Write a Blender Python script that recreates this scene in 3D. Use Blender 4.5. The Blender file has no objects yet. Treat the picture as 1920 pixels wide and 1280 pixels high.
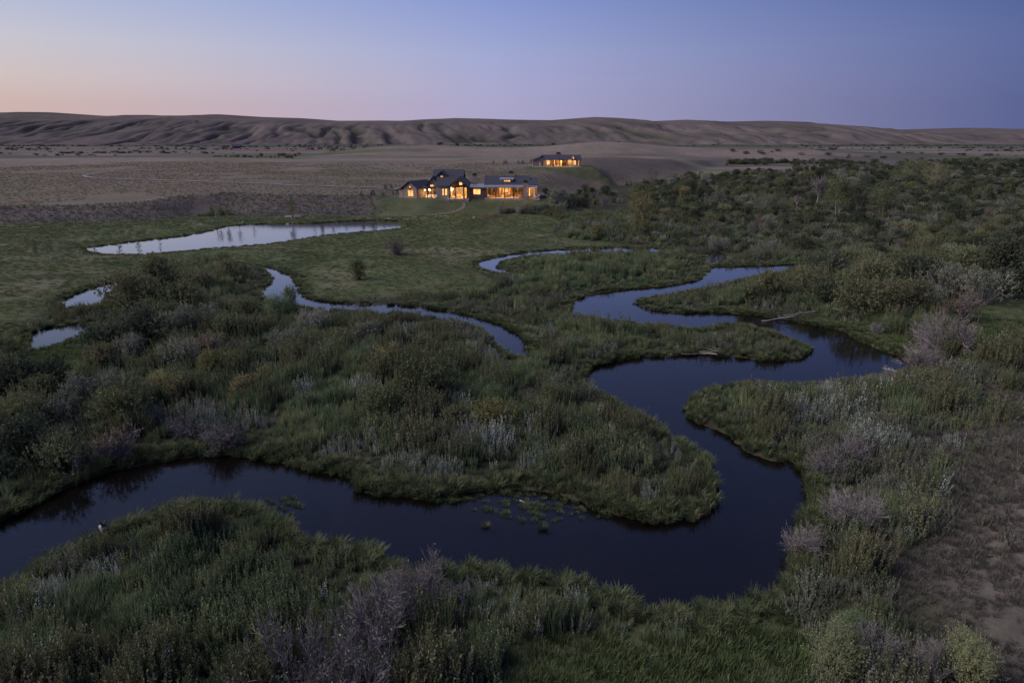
import bpy, math, random
import numpy as np
from mathutils import Vector, Matrix

sc = bpy.context.scene
COL = sc.collection
rad = math.radians

# ------------------------------------------------------------------ camera
CAM_H, PITCH, FPX = 22.0, rad(16.7), 1280.0
cam_d = bpy.data.cameras.new('camera'); cam = bpy.data.objects.new('camera', cam_d)
COL.objects.link(cam); sc.camera = cam
cam_d.lens = 24.0; cam_d.sensor_width = 36.0; cam_d.clip_end = 20000; cam_d.clip_start = 0.5
cam.location = (0, 0, CAM_H); cam.rotation_euler = (rad(90) - PITCH, 0, 0)

# ------------------------------------------------------------------ sky: clear twilight, afterglow to the left
GLOW_AZ = rad(-82)
def s2l(c):
    return tuple(((v / 255.0) / 12.92 if v / 255.0 <= 0.04045 else ((v / 255.0 + 0.055) / 1.055) ** 2.4) for v in c)
world = bpy.data.worlds.new('World'); sc.world = world; world.use_nodes = True
nt = world.node_tree; nt.nodes.clear()
def N(tree, t, **kw):
    n = tree.nodes.new(t)
    for k, v in kw.items(): setattr(n, k, v)
    return n
out = N(nt, 'ShaderNodeOutputWorld'); bg = N(nt, 'ShaderNodeBackground')
tc = N(nt, 'ShaderNodeTexCoord'); sep = N(nt, 'ShaderNodeSeparateXYZ')
nt.links.new(tc.outputs['Generated'], sep.inputs[0])
def math_node(tree, op, a, b=None, clamp=False):
    n = N(tree, 'ShaderNodeMath', operation=op); n.use_clamp = clamp
    for i, v in enumerate((a, b)):
        if v is None: continue
        if isinstance(v, (int, float)): n.inputs[i].default_value = v
        else: tree.links.new(v, n.inputs[i])
    return n.outputs[0]
zc = math_node(nt, 'MAXIMUM', sep.outputs[2], 0.0)
elev = math_node(nt, 'POWER', zc, 0.5)               # 0 at the horizon, 1 overhead
hor = N(nt, 'ShaderNodeVectorMath', operation='MULTIPLY'); hor.inputs[1].default_value = (1, 1, 0)
nt.links.new(tc.outputs['Generated'], hor.inputs[0])
nrm = N(nt, 'ShaderNodeVectorMath', operation='NORMALIZE'); nt.links.new(hor.outputs[0], nrm.inputs[0])
dot = N(nt, 'ShaderNodeVectorMath', operation='DOT_PRODUCT'); nt.links.new(nrm.outputs[0], dot.inputs[0])
dot.inputs[1].default_value = (math.sin(GLOW_AZ), math.cos(GLOW_AZ), 0)
def ramp(tree, fac, stops):
    r = N(tree, 'ShaderNodeValToRGB'); e = r.color_ramp.elements
    for i, (p, c) in enumerate(stops):
        el = e[i] if i < 2 else e.new(p)
        el.position = p; el.color = (*c, 1)
    tree.links.new(fac, r.inputs[0]); return r.outputs[0]
def el(deg): return math.sqrt(math.sin(rad(deg)))
ZEN = s2l((74, 90, 150))
def skyramp(cols):
    st = [(0.0, s2l(cols[0]))] + [(el(d), s2l(c)) for d, c in zip((2.1, 4, 6.2, 9.9, 25), cols[0:])] + [(1.0, ZEN)]
    return ramp(nt, elev, st)
R_glow = skyramp([(255, 214, 178), (252, 222, 200), (240, 225, 215), (215, 220, 232), (140, 160, 210)])
R_left = skyramp([(209, 181, 172), (212, 196, 191), (203, 200, 207), (176, 188, 220), (126, 146, 204)])
R_mid = skyramp([(170, 166, 201), (168, 168, 206), (160, 168, 210), (137, 153, 208), (118, 138, 202)])
R_right = skyramp([(92, 101, 146), (94, 105, 152), (92, 106, 156), (80, 98, 152), (88, 107, 168)])
R_far = skyramp([(74, 86, 140), (76, 90, 145), (76, 92, 150), (72, 90, 150), (70, 86, 146)])
def mixc(tree, f, a, b):
    m = N(tree, 'ShaderNodeMix', data_type='RGBA')
    for i, v in ((0, f), (6, a), (7, b)):
        if hasattr(v, 'default_value') or hasattr(v, 'is_output'): tree.links.new(v, m.inputs[i])
        elif isinstance(v, (int, float)): m.inputs[i].default_value = v
        else: m.inputs[i].default_value = (*v, 1)
    return m.outputs[2]
def maprange(tree, v, a, b, smooth=True):
    m = N(tree, 'ShaderNodeMapRange', interpolation_type='SMOOTHSTEP' if smooth else 'LINEAR')
    tree.links.new(v, m.inputs[0]); m.inputs[1].default_value = a; m.inputs[2].default_value = b
    return m.outputs[0]
d = dot.outputs['Value']
c = mixc(nt, maprange(nt, d, -1.0, -0.46, False), R_far, R_right)
c = mixc(nt, maprange(nt, d, -0.46, 0.16, False), c, R_mid)
c = mixc(nt, maprange(nt, d, 0.16, 0.74, False), c, R_left)
c = mixc(nt, maprange(nt, d, 0.74, 1.0, False), c, R_glow)
nt.links.new(c, bg.inputs[0]); bg.inputs[1].default_value = 1.0
nt.links.new(bg.outputs[0], out.inputs[0])

# ------------------------------------------------------------------ soft fill added for the set sun's glow: raised high, left and slightly behind
sun_d = bpy.data.lights.new('sun', 'SUN'); sun = bpy.data.objects.new('sun', sun_d); COL.objects.link(sun)
sun_d.energy = 3.3; sun_d.angle = rad(55); sun_d.color = (1.0, 0.88, 0.86)
sdir = Vector((math.sin(rad(-98)) * math.cos(rad(38)), math.cos(rad(-98)) * math.cos(rad(38)), math.sin(rad(38))))
sun.rotation_euler = sdir.to_track_quat('Z', 'Y').to_euler()

vs = sc.view_settings
vs.view_transform = 'Standard'; vs.look = 'None'; vs.exposure = 0.0; vs.gamma = 1.0; vs.use_curve_mapping = False
sc.render.engine = 'CYCLES'
sc.cycles.use_denoising = True
sc.cycles.max_bounces = 6; sc.cycles.diffuse_bounces = 2; sc.cycles.glossy_bounces = 3
sc.cycles.transmission_bounces = 3; sc.cycles.transparent_max_bounces = 8
sc.cycles.sample_clamp_indirect = 4.0
sc.cycles.caustics_reflective = False; sc.cycles.caustics_refractive = False

# ================================================================== helpers
random.seed(7); rng = np.random.default_rng(7)
CT, ST = math.cos(PITCH), math.sin(PITCH)
def ray(px, py):
    r = (px - 960) / FPX; u = (640 - py) / FPX
    return np.array((r, CT + u * ST, -ST + u * CT))
def at(px, py, z=0.0):
    """point of the level plane z that the survey photograph shows at px, py"""
    d = ray(px, py); t = (z - CAM_H) / d[2]
    return (d[0] * t, d[1] * t)
def atY(px, py, Y):
    d = ray(px, py); t = Y / d[1]
    return (d[0] * t, CAM_H + d[2] * t)
def proj(x, y, z):
    zz = z - CAM_H
    dep = y * CT - zz * ST
    dep = np.maximum(dep, 0.1)
    return 960 + FPX * x / dep, 640 - FPX * (y * ST + zz * CT) / dep

def hash2(ix, iy, s):
    n = (ix.astype(np.int64) * 374761393 + iy.astype(np.int64) * 668265263 + s * 974711) & 0x7fffffff
    n = ((n ^ (n >> 13)) * 1274126177) & 0x7fffffff
    n = (n ^ (n >> 16)) & 0xffff
    return n / 65535.0
def vnoise(x, y, s=0):
    x = np.asarray(x, float); y = np.asarray(y, float)
    ix = np.floor(x); iy = np.floor(y); fx = x - ix; fy = y - iy
    fx = fx * fx * (3 - 2 * fx); fy = fy * fy * (3 - 2 * fy)
    a = hash2(ix, iy, s); b = hash2(ix + 1, iy, s); c2 = hash2(ix, iy + 1, s); d2 = hash2(ix + 1, iy + 1, s)
    return (a * (1 - fx) + b * fx) * (1 - fy) + (c2 * (1 - fx) + d2 * fx) * fy
def fbm(x, y, s=0, o=4):
    v = 0.0; a = 0.5
    for i in range(o):
        v = v + a * vnoise(x, y, s + i * 17); x = x * 2.03 + 13.1; y = y * 2.03 + 7.7; a *= 0.5
    return v / (1 - 0.5 ** o)
def smooth(t):
    t = np.clip(t, 0, 1); return t * t * (3 - 2 * t)
def sdf(x, y, poly):
    """signed distance to a polygon, positive inside"""
    P = np.asarray(poly, float); Q = np.roll(P, -1, 0)
    dmin = np.full(x.shape, 1e12); ins = np.zeros(x.shape, bool)
    for (ax, ay), (bx, by) in zip(P, Q):
        ex, ey = bx - ax, by - ay; wx = x - ax; wy = y - ay
        t = np.clip((wx * ex + wy * ey) / (ex * ex + ey * ey + 1e-12), 0, 1)
        dx = wx - ex * t; dy = wy - ey * t
        dmin = np.minimum(dmin, dx * dx + dy * dy)
        if by != ay:
            cr = ((ay > y) != (by > y)) & (x < (bx - ax) * (y - ay) / (by - ay) + ax)
            ins ^= cr
    return np.where(ins, 1, -1) * np.sqrt(dmin)
def cells(x, y, size, s):
    """nearest jittered cell: distance to its centre (in cell sizes) and two random numbers of the cell"""
    x = np.asarray(x) / size; y = np.asarray(y) / size; ix = np.floor(x); iy = np.floor(y); best = np.full(x.shape, 9.0); a = np.zeros(x.shape); b = np.zeros(x.shape)
    for dx in (-1, 0, 1):
        for dy in (-1, 0, 1):
            cx = ix + dx; cy = iy + dy; px = cx + .15 + .7 * hash2(cx, cy, s); py = cy + .15 + .7 * hash2(cx, cy, s + 5)
            dd = np.hypot(x - px, y - py); k = dd < best
            best = np.where(k, dd, best); a = np.where(k, hash2(cx, cy, s + 9), a); b = np.where(k, hash2(cx, cy, s + 13), b)
    return best, a, b
def chaikin(P, n=2):
    P = np.asarray(P, float)
    for _ in range(n):
        Q = np.roll(P, -1, 0)
        P = np.stack([P * .75 + Q * .25, P * .25 + Q * .75], 1).reshape(-1, 2)
    return P
def gpoly(pts, z=0.0, n=1):
    return chaikin([at(a, b, z) for a, b in pts], n)

# ------------------------------------------------------------------ water outlines
RIVER = gpoly([(-260, 1090), (-120, 1020), (0, 978), (100, 925), (200, 885), (280, 866), (400, 851), (470, 853), (540, 868), (580, 882), (640, 886), (668, 889),
    (669, 915), (690, 926), (740, 932), (800, 932), (850, 926), (930, 916), (1020, 918), (1090, 936), (1140, 957), (1200, 973), (1260, 977), (1312, 970), (1336, 947),
    (1346, 910), (1336, 876), (1312, 852), (1270, 828), (1220, 799), (1170, 768), (1130, 746), (1100, 730), (1093, 708), (1102, 692), (1140, 682), (1180, 671), (1240, 668),
    (1290, 666), (1320, 660), (1345, 667), (1400, 671), (1440, 675), (1490, 675), (1512, 668), (1517, 656), (1505, 646), (1480, 637), (1440, 622),
    (1400, 612), (1360, 609), (1335, 614), (1300, 622), (1285, 616), (1240, 611), (1180, 605), (1120, 600), (1075, 590), (1064, 576),
    (1090, 556), (1140, 546), (1200, 541), (1250, 536), (1310, 527), (1326, 512), (1331, 501), (1380, 499), (1440, 498), (1492, 495), (1494, 503), (1445, 514), (1392, 524),
    (1340, 538), (1280, 549), (1230, 557), (1193, 564), (1198, 574), (1240, 584), (1300, 587), (1350, 586), (1400, 589), (1450, 596), (1480, 600), (1500, 606), (1540, 611),
    (1580, 621), (1620, 641), (1650, 656), (1700, 670), (1722, 690), (1665, 710), (1600, 722), (1540, 722), (1470, 728), (1400, 724), (1340, 730), (1300, 744), (1287, 765),
    (1289, 782), (1312, 795), (1360, 810), (1395, 838), (1430, 857), (1458, 866), (1490, 862), (1502, 882), (1522, 900), (1524, 930), (1512, 960), (1495, 990), (1485, 1030),
    (1476, 1060), (1470, 1095), (1445, 1115), (1405, 1132), (1350, 1148), (1290, 1152), (1230, 1148), (1190, 1135), (1100, 1108), (1000, 1092), (920, 1073), (870, 1068),
    (815, 1074), (780, 1084), (735, 1062), (695, 1040), (640, 1030), (600, 1028), (565, 1012), (525, 985), (478, 962), (420, 950), (330, 958), (250, 980), (200, 1000), (120, 1046), (60, 1078), (0, 1105), (-160, 1180)])
STREAM = gpoly([(486, 499), (515, 503), (545, 517), (559, 535), (563, 550), (572, 559), (620, 567), (680, 572), (760, 572), (830, 581), (880, 591), (930, 604), (962, 620), (986, 640),
    (998, 664), (985, 676), (955, 672), (940, 655), (918, 632), (890, 614), (850, 602), (800, 594), (750, 589), (690, 588), (650, 584), (600, 583), (560, 576), (540, 577), (508, 563), (484, 550), (499, 541), (510, 527), (504, 511)])
OXBOW = gpoly([(1244, 465), (1160, 464), (1040, 468), (960, 477), (905, 488), (892, 497), (904, 506), (945, 514), (966, 518), (958, 512), (934, 502), (932, 495), (946, 488), (985, 481), (1045, 477), (1160, 474), (1246, 475)])
POOL_A = gpoly([(44, 656), (60, 622), (100, 611), (170, 606), (168, 626), (128, 642), (84, 658)])
POOL_B = gpoly([(106, 576), (128, 556), (168, 541), (200, 532), (240, 521), (300, 507), (303, 510), (246, 530), (206, 546), (196, 566), (186, 574), (150, 578)])
POOL_C = gpoly([(1316, 494), (1330, 474), (1346, 470), (1366, 477), (1346, 496)])
POND = gpoly([(152, 465), (200, 460), (260, 452), (330, 445), (390, 435), (420, 425), (460, 421), (520, 420), (560, 420), (620, 417), (680, 413), (740, 414), (767, 420), (762, 427),
    (720, 432), (660, 436), (600, 442), (545, 452), (480, 460), (400, 466), (320, 474), (250, 478), (185, 477)])
WATERS = [('river', RIVER), ('stream', STREAM), ('oxbow', OXBOW), ('backwater_pool', POOL_A), ('reed_pool', POOL_B), ('spring_pool', POOL_C), ('pond', POND)]
BAR = gpoly([(800, 938), (850, 926), (930, 917), (1020, 920), (1080, 936), (1120, 955), (1130, 972), (1080, 980), (1000, 975), (920, 968), (860, 955)], 0, 1)
SHOAL = gpoly([(230, 985), (330, 960), (440, 940), (560, 925), (600, 950), (520, 975), (400, 960), (300, 980)], 0, 1)
DRY = gpoly([(1655, 920), (1685, 850), (1755, 800), (1840, 755), (1990, 690), (2600, 690), (2600, 1400), (1870, 1400), (1815, 1270), (1755, 1180), (1700, 1080), (1660, 1000)], 0.6, 1)
BENCH = chaikin([(-6000, 150), (-420, 158)] + [at(a, b, 1.0) for a, b in [(-260, 424), (0, 419), (200, 415), (340, 408), (400, 396), (440, 402), (650, 401), (800, 402), (850, 399), (930, 399), (1000, 395), (1045, 384),
    (1075, 366), (1115, 354), (1190, 345), (1275, 331), (1340, 312), (1365, 303)]] + [(330, 620), (300, 900), (-6000, 900)], 2)
def water_sd(x, y):
    """distance to the nearest water edge, positive on land"""
    s = np.full(x.shape, 60.0)
    m = (np.abs(x) < 190) & (y > 8) & (y < 215)
    if m.any():
        xx, yy = x[m], y[m]; v = np.full(xx.shape, 1e9)
        for _, P in WATERS:
            v = np.minimum(v, -sdf(xx, yy, P))
        wob = (vnoise(xx / 1.3, yy / 1.3, 5) - 0.5) * 0.55 + (vnoise(xx / 0.5, yy / 0.5, 6) - 0.5) * 0.25
        s[m] = np.minimum(v + wob * smooth(1.2 - np.abs(v) / 3), 60)
    return s
HOUSE_X, HOUSE_Y, HOUSE_Z = -12.0, 208.0, 4.35
def height(x, y, full=False):
    x = np.asarray(x, float); y = np.asarray(y, float)
    sd = water_sd(x, y)
    land = 0.14 + (0.20 + 0.40 * fbm(x / 22, y / 22, 1, 3)) * smooth(sd / 14) + 0.006 * np.clip(sd, 0, 40) + 0.14 * smooth((75 - y) / 20)
    z = np.where(sd > 0, land * smooth(sd / 1.1) ** 0.75, -0.95 * smooth(-sd / 3.0))
    near = (np.abs(x) < 60) & (y > 8) & (y < 70)
    bar = np.full(x.shape, -9.0); dry = np.full(x.shape, -90.0)
    if near.any():
        bar[near] = np.maximum(sdf(x[near], y[near], BAR), sdf(x[near], y[near], SHOAL) - 0.3)
        z = np.where((sd < 0.2) & (bar > -1.2), np.maximum(z, -0.14 - 0.35 * smooth(-bar / 1.2) + 0.13 * smooth(bar / 1.6) + 0.10 * (fbm(x, y, 9, 3) - .5)), z)
    m = (np.abs(x) < 200) & (y < 120)
    if m.any(): dry[m] = sdf(x[m], y[m], DRY)
    z = z + np.where(dry > 0, 5.5 * smooth(dry / 26) + 0.12 * np.clip(dry, 0, 60) + 0.35 * (fbm(x / 4, y / 4, 3, 3) - .5) * smooth(dry / 3), 0)
    bs = np.full(x.shape, -500.0); m = (y > 120) & (y < 1000) & (x < 420)
    if m.any(): bs[m] = sdf(x[m], y[m], BENCH)
    H = 3.9 - 0.6 * smooth((-22 - x) / 12) + 0.036 * np.clip(y - 205, 0, 165) + 1.1 * (fbm(x / 70, y / 50, 21, 3) - .5) + 0.5 * np.sin(x / 38 + y / 60)
    H = H * (1 - 0.85 * smooth((y - 385) / 230))
    wdt = 12 + 7 * smooth((-22 - x) / 12) + np.clip(H - 4, 0, 8) * 4.5
    zb = H * smooth(bs / wdt)
    hp = smooth(1 - np.maximum(np.maximum(np.abs(x + 11.5) - 25, np.abs(y - 220.5) - 12.5), 0) / 8)
    z = z + zb
    z = z * (1 - hp) + (HOUSE_Z - 0.25) * hp
    hp2 = smooth(1 - np.maximum(np.maximum(np.abs(x - 20.5) - 14, np.abs(y - 322.5) - 9), 0) / 14)
    z = z * (1 - hp2) + 9.0 * hp2
    # far valley floor: low swells and knolls
    far = smooth((y - 420) / 200)
    z = z + far * (1.8 * (fbm(x / 160, y / 110, 31, 3) - .45))
    for cx, cy, rx, ry, h in ((-118, 700, 70, 40, 7.0), (-20, 720, 130, 55, 8.5), (95, 690, 60, 45, 8.0), (205, 720, 130, 50, 7.5), (330, 760, 150, 60, 5.5), (-330, 560, 190, 45, 4.0), (-470, 640, 80, 30, 4.0), (150, 900, 260, 80, 6.0)):
        z = z + h * np.exp(-((x - cx) / rx) ** 2 - ((y - cy) / ry) ** 2)
    if full: return z, sd, bs, dry, bar
    return z
def zat(x, y): return float(height(np.array([x]), np.array([y]))[0])
_T = np.geomspace(18, 4000, 900)
def hit(px, py):
    """where the line of sight through px, py meets the ground"""
    d = ray(px, py); P = _T[:, None] * d
    dz = CAM_H + P[:, 2] - height(P[:, 0], P[:, 1])
    i = int(np.argmax(dz < 0)); i = max(i, 1)
    a, b = dz[i - 1], dz[i]; t = _T[i - 1] + (_T[i] - _T[i - 1]) * a / (a - b + 1e-9)
    p = d * t
    return float(p[0]), float(p[1]), zat(p[0], p[1])

# ------------------------------------------------------------------ objects
def tag(o, label=None, cat=None, group=None, kind=None):
    for k, v in (('label', label), ('category', cat), ('group', group), ('kind', kind)):
        if v: o[k] = v
    return o
def link(name, me, parent=None):
    o = bpy.data.objects.new(name, me); COL.objects.link(o)
    if parent: o.parent = parent
    return o
def empty(name, loc, rz=0.0):
    o = bpy.data.objects.new(name, None); COL.objects.link(o)
    o.location = loc; o.rotation_euler = (0, 0, rz); o.empty_display_size = 0.3
    return o
def np_mesh(name, V, F, mats, face_attr=None, smooth_shade=False, mat_idx=None):
    """V n x 3, F m x k (all faces with the same count)"""
    V = np.asarray(V, np.float32); F = np.asarray(F, np.int32); k = F.shape[1]
    me = bpy.data.meshes.new(name)
    me.vertices.add(len(V)); me.vertices.foreach_set('co', V.ravel())
    me.loops.add(F.size); me.loops.foreach_set('vertex_index', F.ravel())
    me.polygons.add(len(F)); me.polygons.foreach_set('loop_start', np.arange(0, F.size, k, dtype=np.int32))
    if smooth_shade: me.polygons.foreach_set('use_smooth', np.ones(len(F), bool))
    for m in (mats if isinstance(mats, (list, tuple)) else [mats]): me.materials.append(m)
    if mat_idx is not None: me.polygons.foreach_set('material_index', np.asarray(mat_idx, np.int32))
    me.update(calc_edges=True)
    if face_attr is not None:
        a = me.attributes.new('lv', 'FLOAT', 'FACE'); a.data.foreach_set('value', np.asarray(face_attr, np.float32))
    return me
class MB:
    def __init__(s, M=None): s.v = []; s.f = []; s.M = M or Matrix()
    def add(s, vs_, fs):
        b = len(s.v)
        s.v += [tuple(s.M @ Vector(p)) for p in vs_]; s.f += [tuple(i + b for i in f) for f in fs]
        return s
    def box(s, x0, x1, y0, y1, z0, z1):
        return s.add([(x0, y0, z0), (x1, y0, z0), (x1, y1, z0), (x0, y1, z0), (x0, y0, z1), (x1, y0, z1), (x1, y1, z1), (x0, y1, z1)],
                     [(0, 3, 2, 1), (4, 5, 6, 7), (0, 1, 5, 4), (1, 2, 6, 5), (2, 3, 7, 6), (3, 0, 4, 7)])
    def prism(s, pts, axis, a, b):
        """2-D outline swept along an axis: 'y' takes (x,z) points, 'x' takes (y,z), 'z' takes (x,y)"""
        n = len(pts)
        mk = {'y': lambda p, t: (p[0], t, p[1]), 'x': lambda p, t: (t, p[0], p[1]), 'z': lambda p, t: (p[0], p[1], t)}[axis]
        return s.add([mk(p, a) for p in pts] + [mk(p, b) for p in pts],
                     [tuple(range(n)), tuple(range(2 * n - 1, n - 1, -1))] + [(i, i + n, (i + 1) % n + n, (i + 1) % n) for i in range(n)])
    def tube(s, P, R, n=6):
        P = [Vector(p) for p in P]; vs_ = []; fs = []
        for i, p in enumerate(P):
            t = (P[min(i + 1, len(P) - 1)] - P[max(i - 1, 0)]).normalized()
            u = t.cross(Vector((0.31, 0.7, 0.64))); u = u.normalized() if u.length > 1e-4 else Vector((1, 0, 0)); w = t.cross(u)
            for k in range(n):
                a = 2 * math.pi * k / n
                vs_.append(p + (u * math.cos(a) + w * math.sin(a)) * R[i])
        for i in range(len(P) - 1):
            for k in range(n):
                fs.append((i * n + k, i * n + (k + 1) % n, (i + 1) * n + (k + 1) % n, (i + 1) * n + k))
        fs.append(tuple(range(n - 1, -1, -1))); fs.append(tuple((len(P) - 1) * n + k for k in range(n)))
        return s.add(vs_, fs)
    def mesh(s, name, mat, sm=False):
        me = bpy.data.meshes.new(name); me.from_pydata(s.v, [], s.f); me.materials.append(mat)
        if sm: me.polygons.foreach_set('use_smooth', np.ones(len(me.polygons), bool))
        import bmesh
        bm = bmesh.new(); bm.from_mesh(me); bmesh.ops.recalc_face_normals(bm, faces=bm.faces); bm.to_mesh(me); bm.free()
        me.update(); return me
    def build(s, name, mat, parent=None, sm=False): return link(name, s.mesh(name, mat, sm), parent)
def copy_tree(o, parent=None):
    c_ = o.copy(); COL.objects.link(c_); c_.parent = parent
    for ch in o.children: copy_tree(ch, c_)
    return c_

# ================================================================== materials
def new_mat(name):
    m = bpy.data.materials.new(name); m.use_nodes = True; t = m.node_tree
    return m, t, t.nodes['Principled BSDF']
def noise(t, scale, detail=4, vec=None, rough=0.55):
    n = N(t, 'ShaderNodeTexNoise'); n.inputs['Scale'].default_value = scale; n.inputs['Detail'].default_value = detail; n.inputs['Roughness'].default_value = rough
    if vec is not None: t.links.new(vec, n.inputs['Vector'])
    return n.outputs['Fac']
def pos(t): return N(t, 'ShaderNodeNewGeometry').outputs['Position']
def scaled(t, v, s3):
    n = N(t, 'ShaderNodeVectorMath', operation='MULTIPLY'); t.links.new(v, n.inputs[0]); n.inputs[1].default_value = s3; return n.outputs[0]
def leaf_mat(name, a, b, c3, patch=0.12, trans=0.3, amount=1.0):
    """foliage: leaf to leaf, plant to plant and patch to patch colour"""
    m = bpy.data.materials.new(name); m.use_nodes = True; t = m.node_tree; t.nodes.clear()
    o = N(t, 'ShaderNodeOutputMaterial')
    oi = N(t, 'ShaderNodeObjectInfo').outputs['Random']
    lv = N(t, 'ShaderNodeAttribute', attribute_name='lv').outputs['Fac']
    pn = maprange(t, noise(t, patch, 3, pos(t)), 0.35, 0.65)
    col = mixc(t, pn, a, b)
    col = mixc(t, math_node(t, 'MULTIPLY', maprange(t, oi, 0.45, 1.0), 0.85 * amount), col, c3)
    br = math_node(t, 'ADD', math_node(t, 'MULTIPLY', lv, 1.1), 1.42)
    br = math_node(t, 'MULTIPLY', br, math_node(t, 'ADD', math_node(t, 'MULTIPLY', math_node(t, 'FRACT', math_node(t, 'MULTIPLY', oi, 7.31)), 0.5), 0.75))
    vm = N(t, 'ShaderNodeVectorMath', operation='SCALE'); t.links.new(col, vm.inputs[0]); t.links.new(br, vm.inputs['Scale'])
    df = N(t, 'ShaderNodeBsdfDiffuse'); tr = N(t, 'ShaderNodeBsdfTranslucent')
    t.links.new(vm.outputs[0], df.inputs[0]); t.links.new(vm.outputs[0], tr.inputs[0])
    mx = N(t, 'ShaderNodeMixShader'); mx.inputs[0].default_value = trans
    t.links.new(df.outputs[0], mx.inputs[1]); t.links.new(tr.outputs[0], mx.inputs[2]); t.links.new(mx.outputs[0], o.inputs[0])
    return m
def plain(name, a, b, scale=2.0, rough=0.85, stretch=(1, 1, 1), bump=0.0, metal=0.0):
    m, t, p = new_mat(name)
    v = scaled(t, N(t, 'ShaderNodeTexCoord').outputs['Object'], stretch)
    f = noise(t, scale, 5, v)
    t.links.new(mixc(t, maprange(t, f, 0.32, 0.68), a, b), p.inputs['Base Color'])
    p.inputs['Roughness'].default_value = rough; p.inputs['Metallic'].default_value = metal
    if bump:
        bn = N(t, 'ShaderNodeBump'); bn.inputs['Strength'].default_value = bump; bn.inputs['Distance'].default_value = 0.1
        t.links.new(f, bn.inputs['Height']); t.links.new(bn.outputs[0], p.inputs['Normal'])
    return m
def emit(name, colr, strength):
    m = bpy.data.materials.new(name); m.use_nodes = True; t = m.node_tree; t.nodes.clear()
    o = N(t, 'ShaderNodeOutputMaterial'); e = N(t, 'ShaderNodeEmission')
    v = N(t, 'ShaderNodeTexCoord').outputs['Object']
    f = noise(t, 1.1, 3, v)
    t.links.new(mixc(t, maprange(t, f, 0.35, 0.65), colr, tuple(q * k for q, k in zip(colr, (0.62, 0.5, 0.38)))), e.inputs[0]); e.inputs[1].default_value = strength
    t.links.new(e.outputs[0], o.inputs[0]); return m

M = {}
M['shoot'] = leaf_mat('willow_shoot_leaf', (0.092, 0.118, 0.058), (0.060, 0.088, 0.046), (0.135, 0.138, 0.070), 0.3)
M['silver'] = leaf_mat('silver_leaf', (0.175, 0.195, 0.155), (0.135, 0.155, 0.12), (0.21, 0.225, 0.185), 0.3)
M['sage'] = leaf_mat('sage_leaf', (0.110, 0.120, 0.086), (0.086, 0.094, 0.066), (0.135, 0.135, 0.10), 0.3)
M['sedge'] = leaf_mat('sedge_blade', (0.058, 0.073, 0.033), (0.044, 0.058, 0.030), (0.085, 0.085, 0.045), 0.45)
M['meadow'] = leaf_mat('meadow_grass', (0.058, 0.076, 0.030), (0.048, 0.066, 0.027), (0.085, 0.09, 0.05), 0.09, amount=.6)
M['drygrass'] = leaf_mat('dry_grass', (0.080, 0.071, 0.060), (0.060, 0.055, 0.047), (0.060, 0.064, 0.046), 0.5)
M['paletuft'] = leaf_mat('pale_bunch_grass', (0.105, 0.09, 0.062), (0.09, 0.08, 0.055), (0.12, 0.10, 0.07))
M['meadowtuft'] = leaf_mat('meadow_tuft', (0.066, 0.078, 0.035), (0.055, 0.068, 0.03), (0.085, 0.085, 0.05), 0.09, amount=.6)
M['olive'] = leaf_mat('olive_willow_leaf', (0.092, 0.100, 0.050), (0.064, 0.074, 0.038), (0.115, 0.108, 0.062))
M['grey'] = leaf_mat('grey_willow_leaf', (0.118, 0.124, 0.090), (0.092, 0.098, 0.072), (0.14, 0.132, 0.108))
M['russet'] = leaf_mat('russet_twig_leaf', (0.105, 0.078, 0.060), (0.088, 0.072, 0.054), (0.11, 0.09, 0.06))
M['lime'] = leaf_mat('yellow_green_leaf', (0.125, 0.12, 0.05), (0.105, 0.105, 0.045), (0.15, 0.125, 0.07))
M['cotton'] = leaf_mat('cottonwood_leaf', (0.115, 0.113, 0.05), (0.09, 0.095, 0.045), (0.125, 0.115, 0.055))
M['darkleaf'] = leaf_mat('dark_brush_leaf', (0.044, 0.053, 0.033), (0.034, 0.042, 0.027), (0.058, 0.062, 0.040))
M['conifer'] = leaf_mat('conifer_needle', (0.035, 0.055, 0.035), (0.03, 0.045, 0.03), (0.05, 0.06, 0.04))
M['twig'] = plain('grey_twig', (0.28, 0.245, 0.24), (0.195, 0.17, 0.168), 4)
M['stem'] = plain('brown_stem', (0.12, 0.09, 0.06), (0.08, 0.06, 0.045), 6)
M['aspenbark'] = plain('pale_bark', (0.34, 0.32, 0.28), (0.2, 0.18, 0.15), 5)
M['bark'] = plain('grey_bark', (0.2, 0.165, 0.125), (0.13, 0.105, 0.08), 3, bump=0.4)
M['drift'] = plain('bleached_wood', (0.34, 0.30, 0.27), (0.2, 0.175, 0.16), 4, stretch=(1, 1, 6))
M['drift_dark'] = plain('dark_wet_wood', (0.07, 0.055, 0.045), (0.035, 0.03, 0.025), 4)
M['rock'] = plain('granite', (0.3, 0.27, 0.25), (0.18, 0.16, 0.15), 2.2, bump=0.5)
M['rock_red'] = plain('reddish_rock', (0.36, 0.24, 0.19), (0.25, 0.17, 0.14), 2.2, bump=0.5)
M['rock_white'] = plain('pale_rock', (0.6, 0.58, 0.55), (0.4, 0.38, 0.36), 3)
M['gravel'] = plain('gravel_drive', (0.19, 0.175, 0.175), (0.15, 0.14, 0.14), 0.8)
M['pathdirt'] = plain('trodden_path', (0.17, 0.145, 0.10), (0.13, 0.11, 0.075), 0.8)

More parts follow.
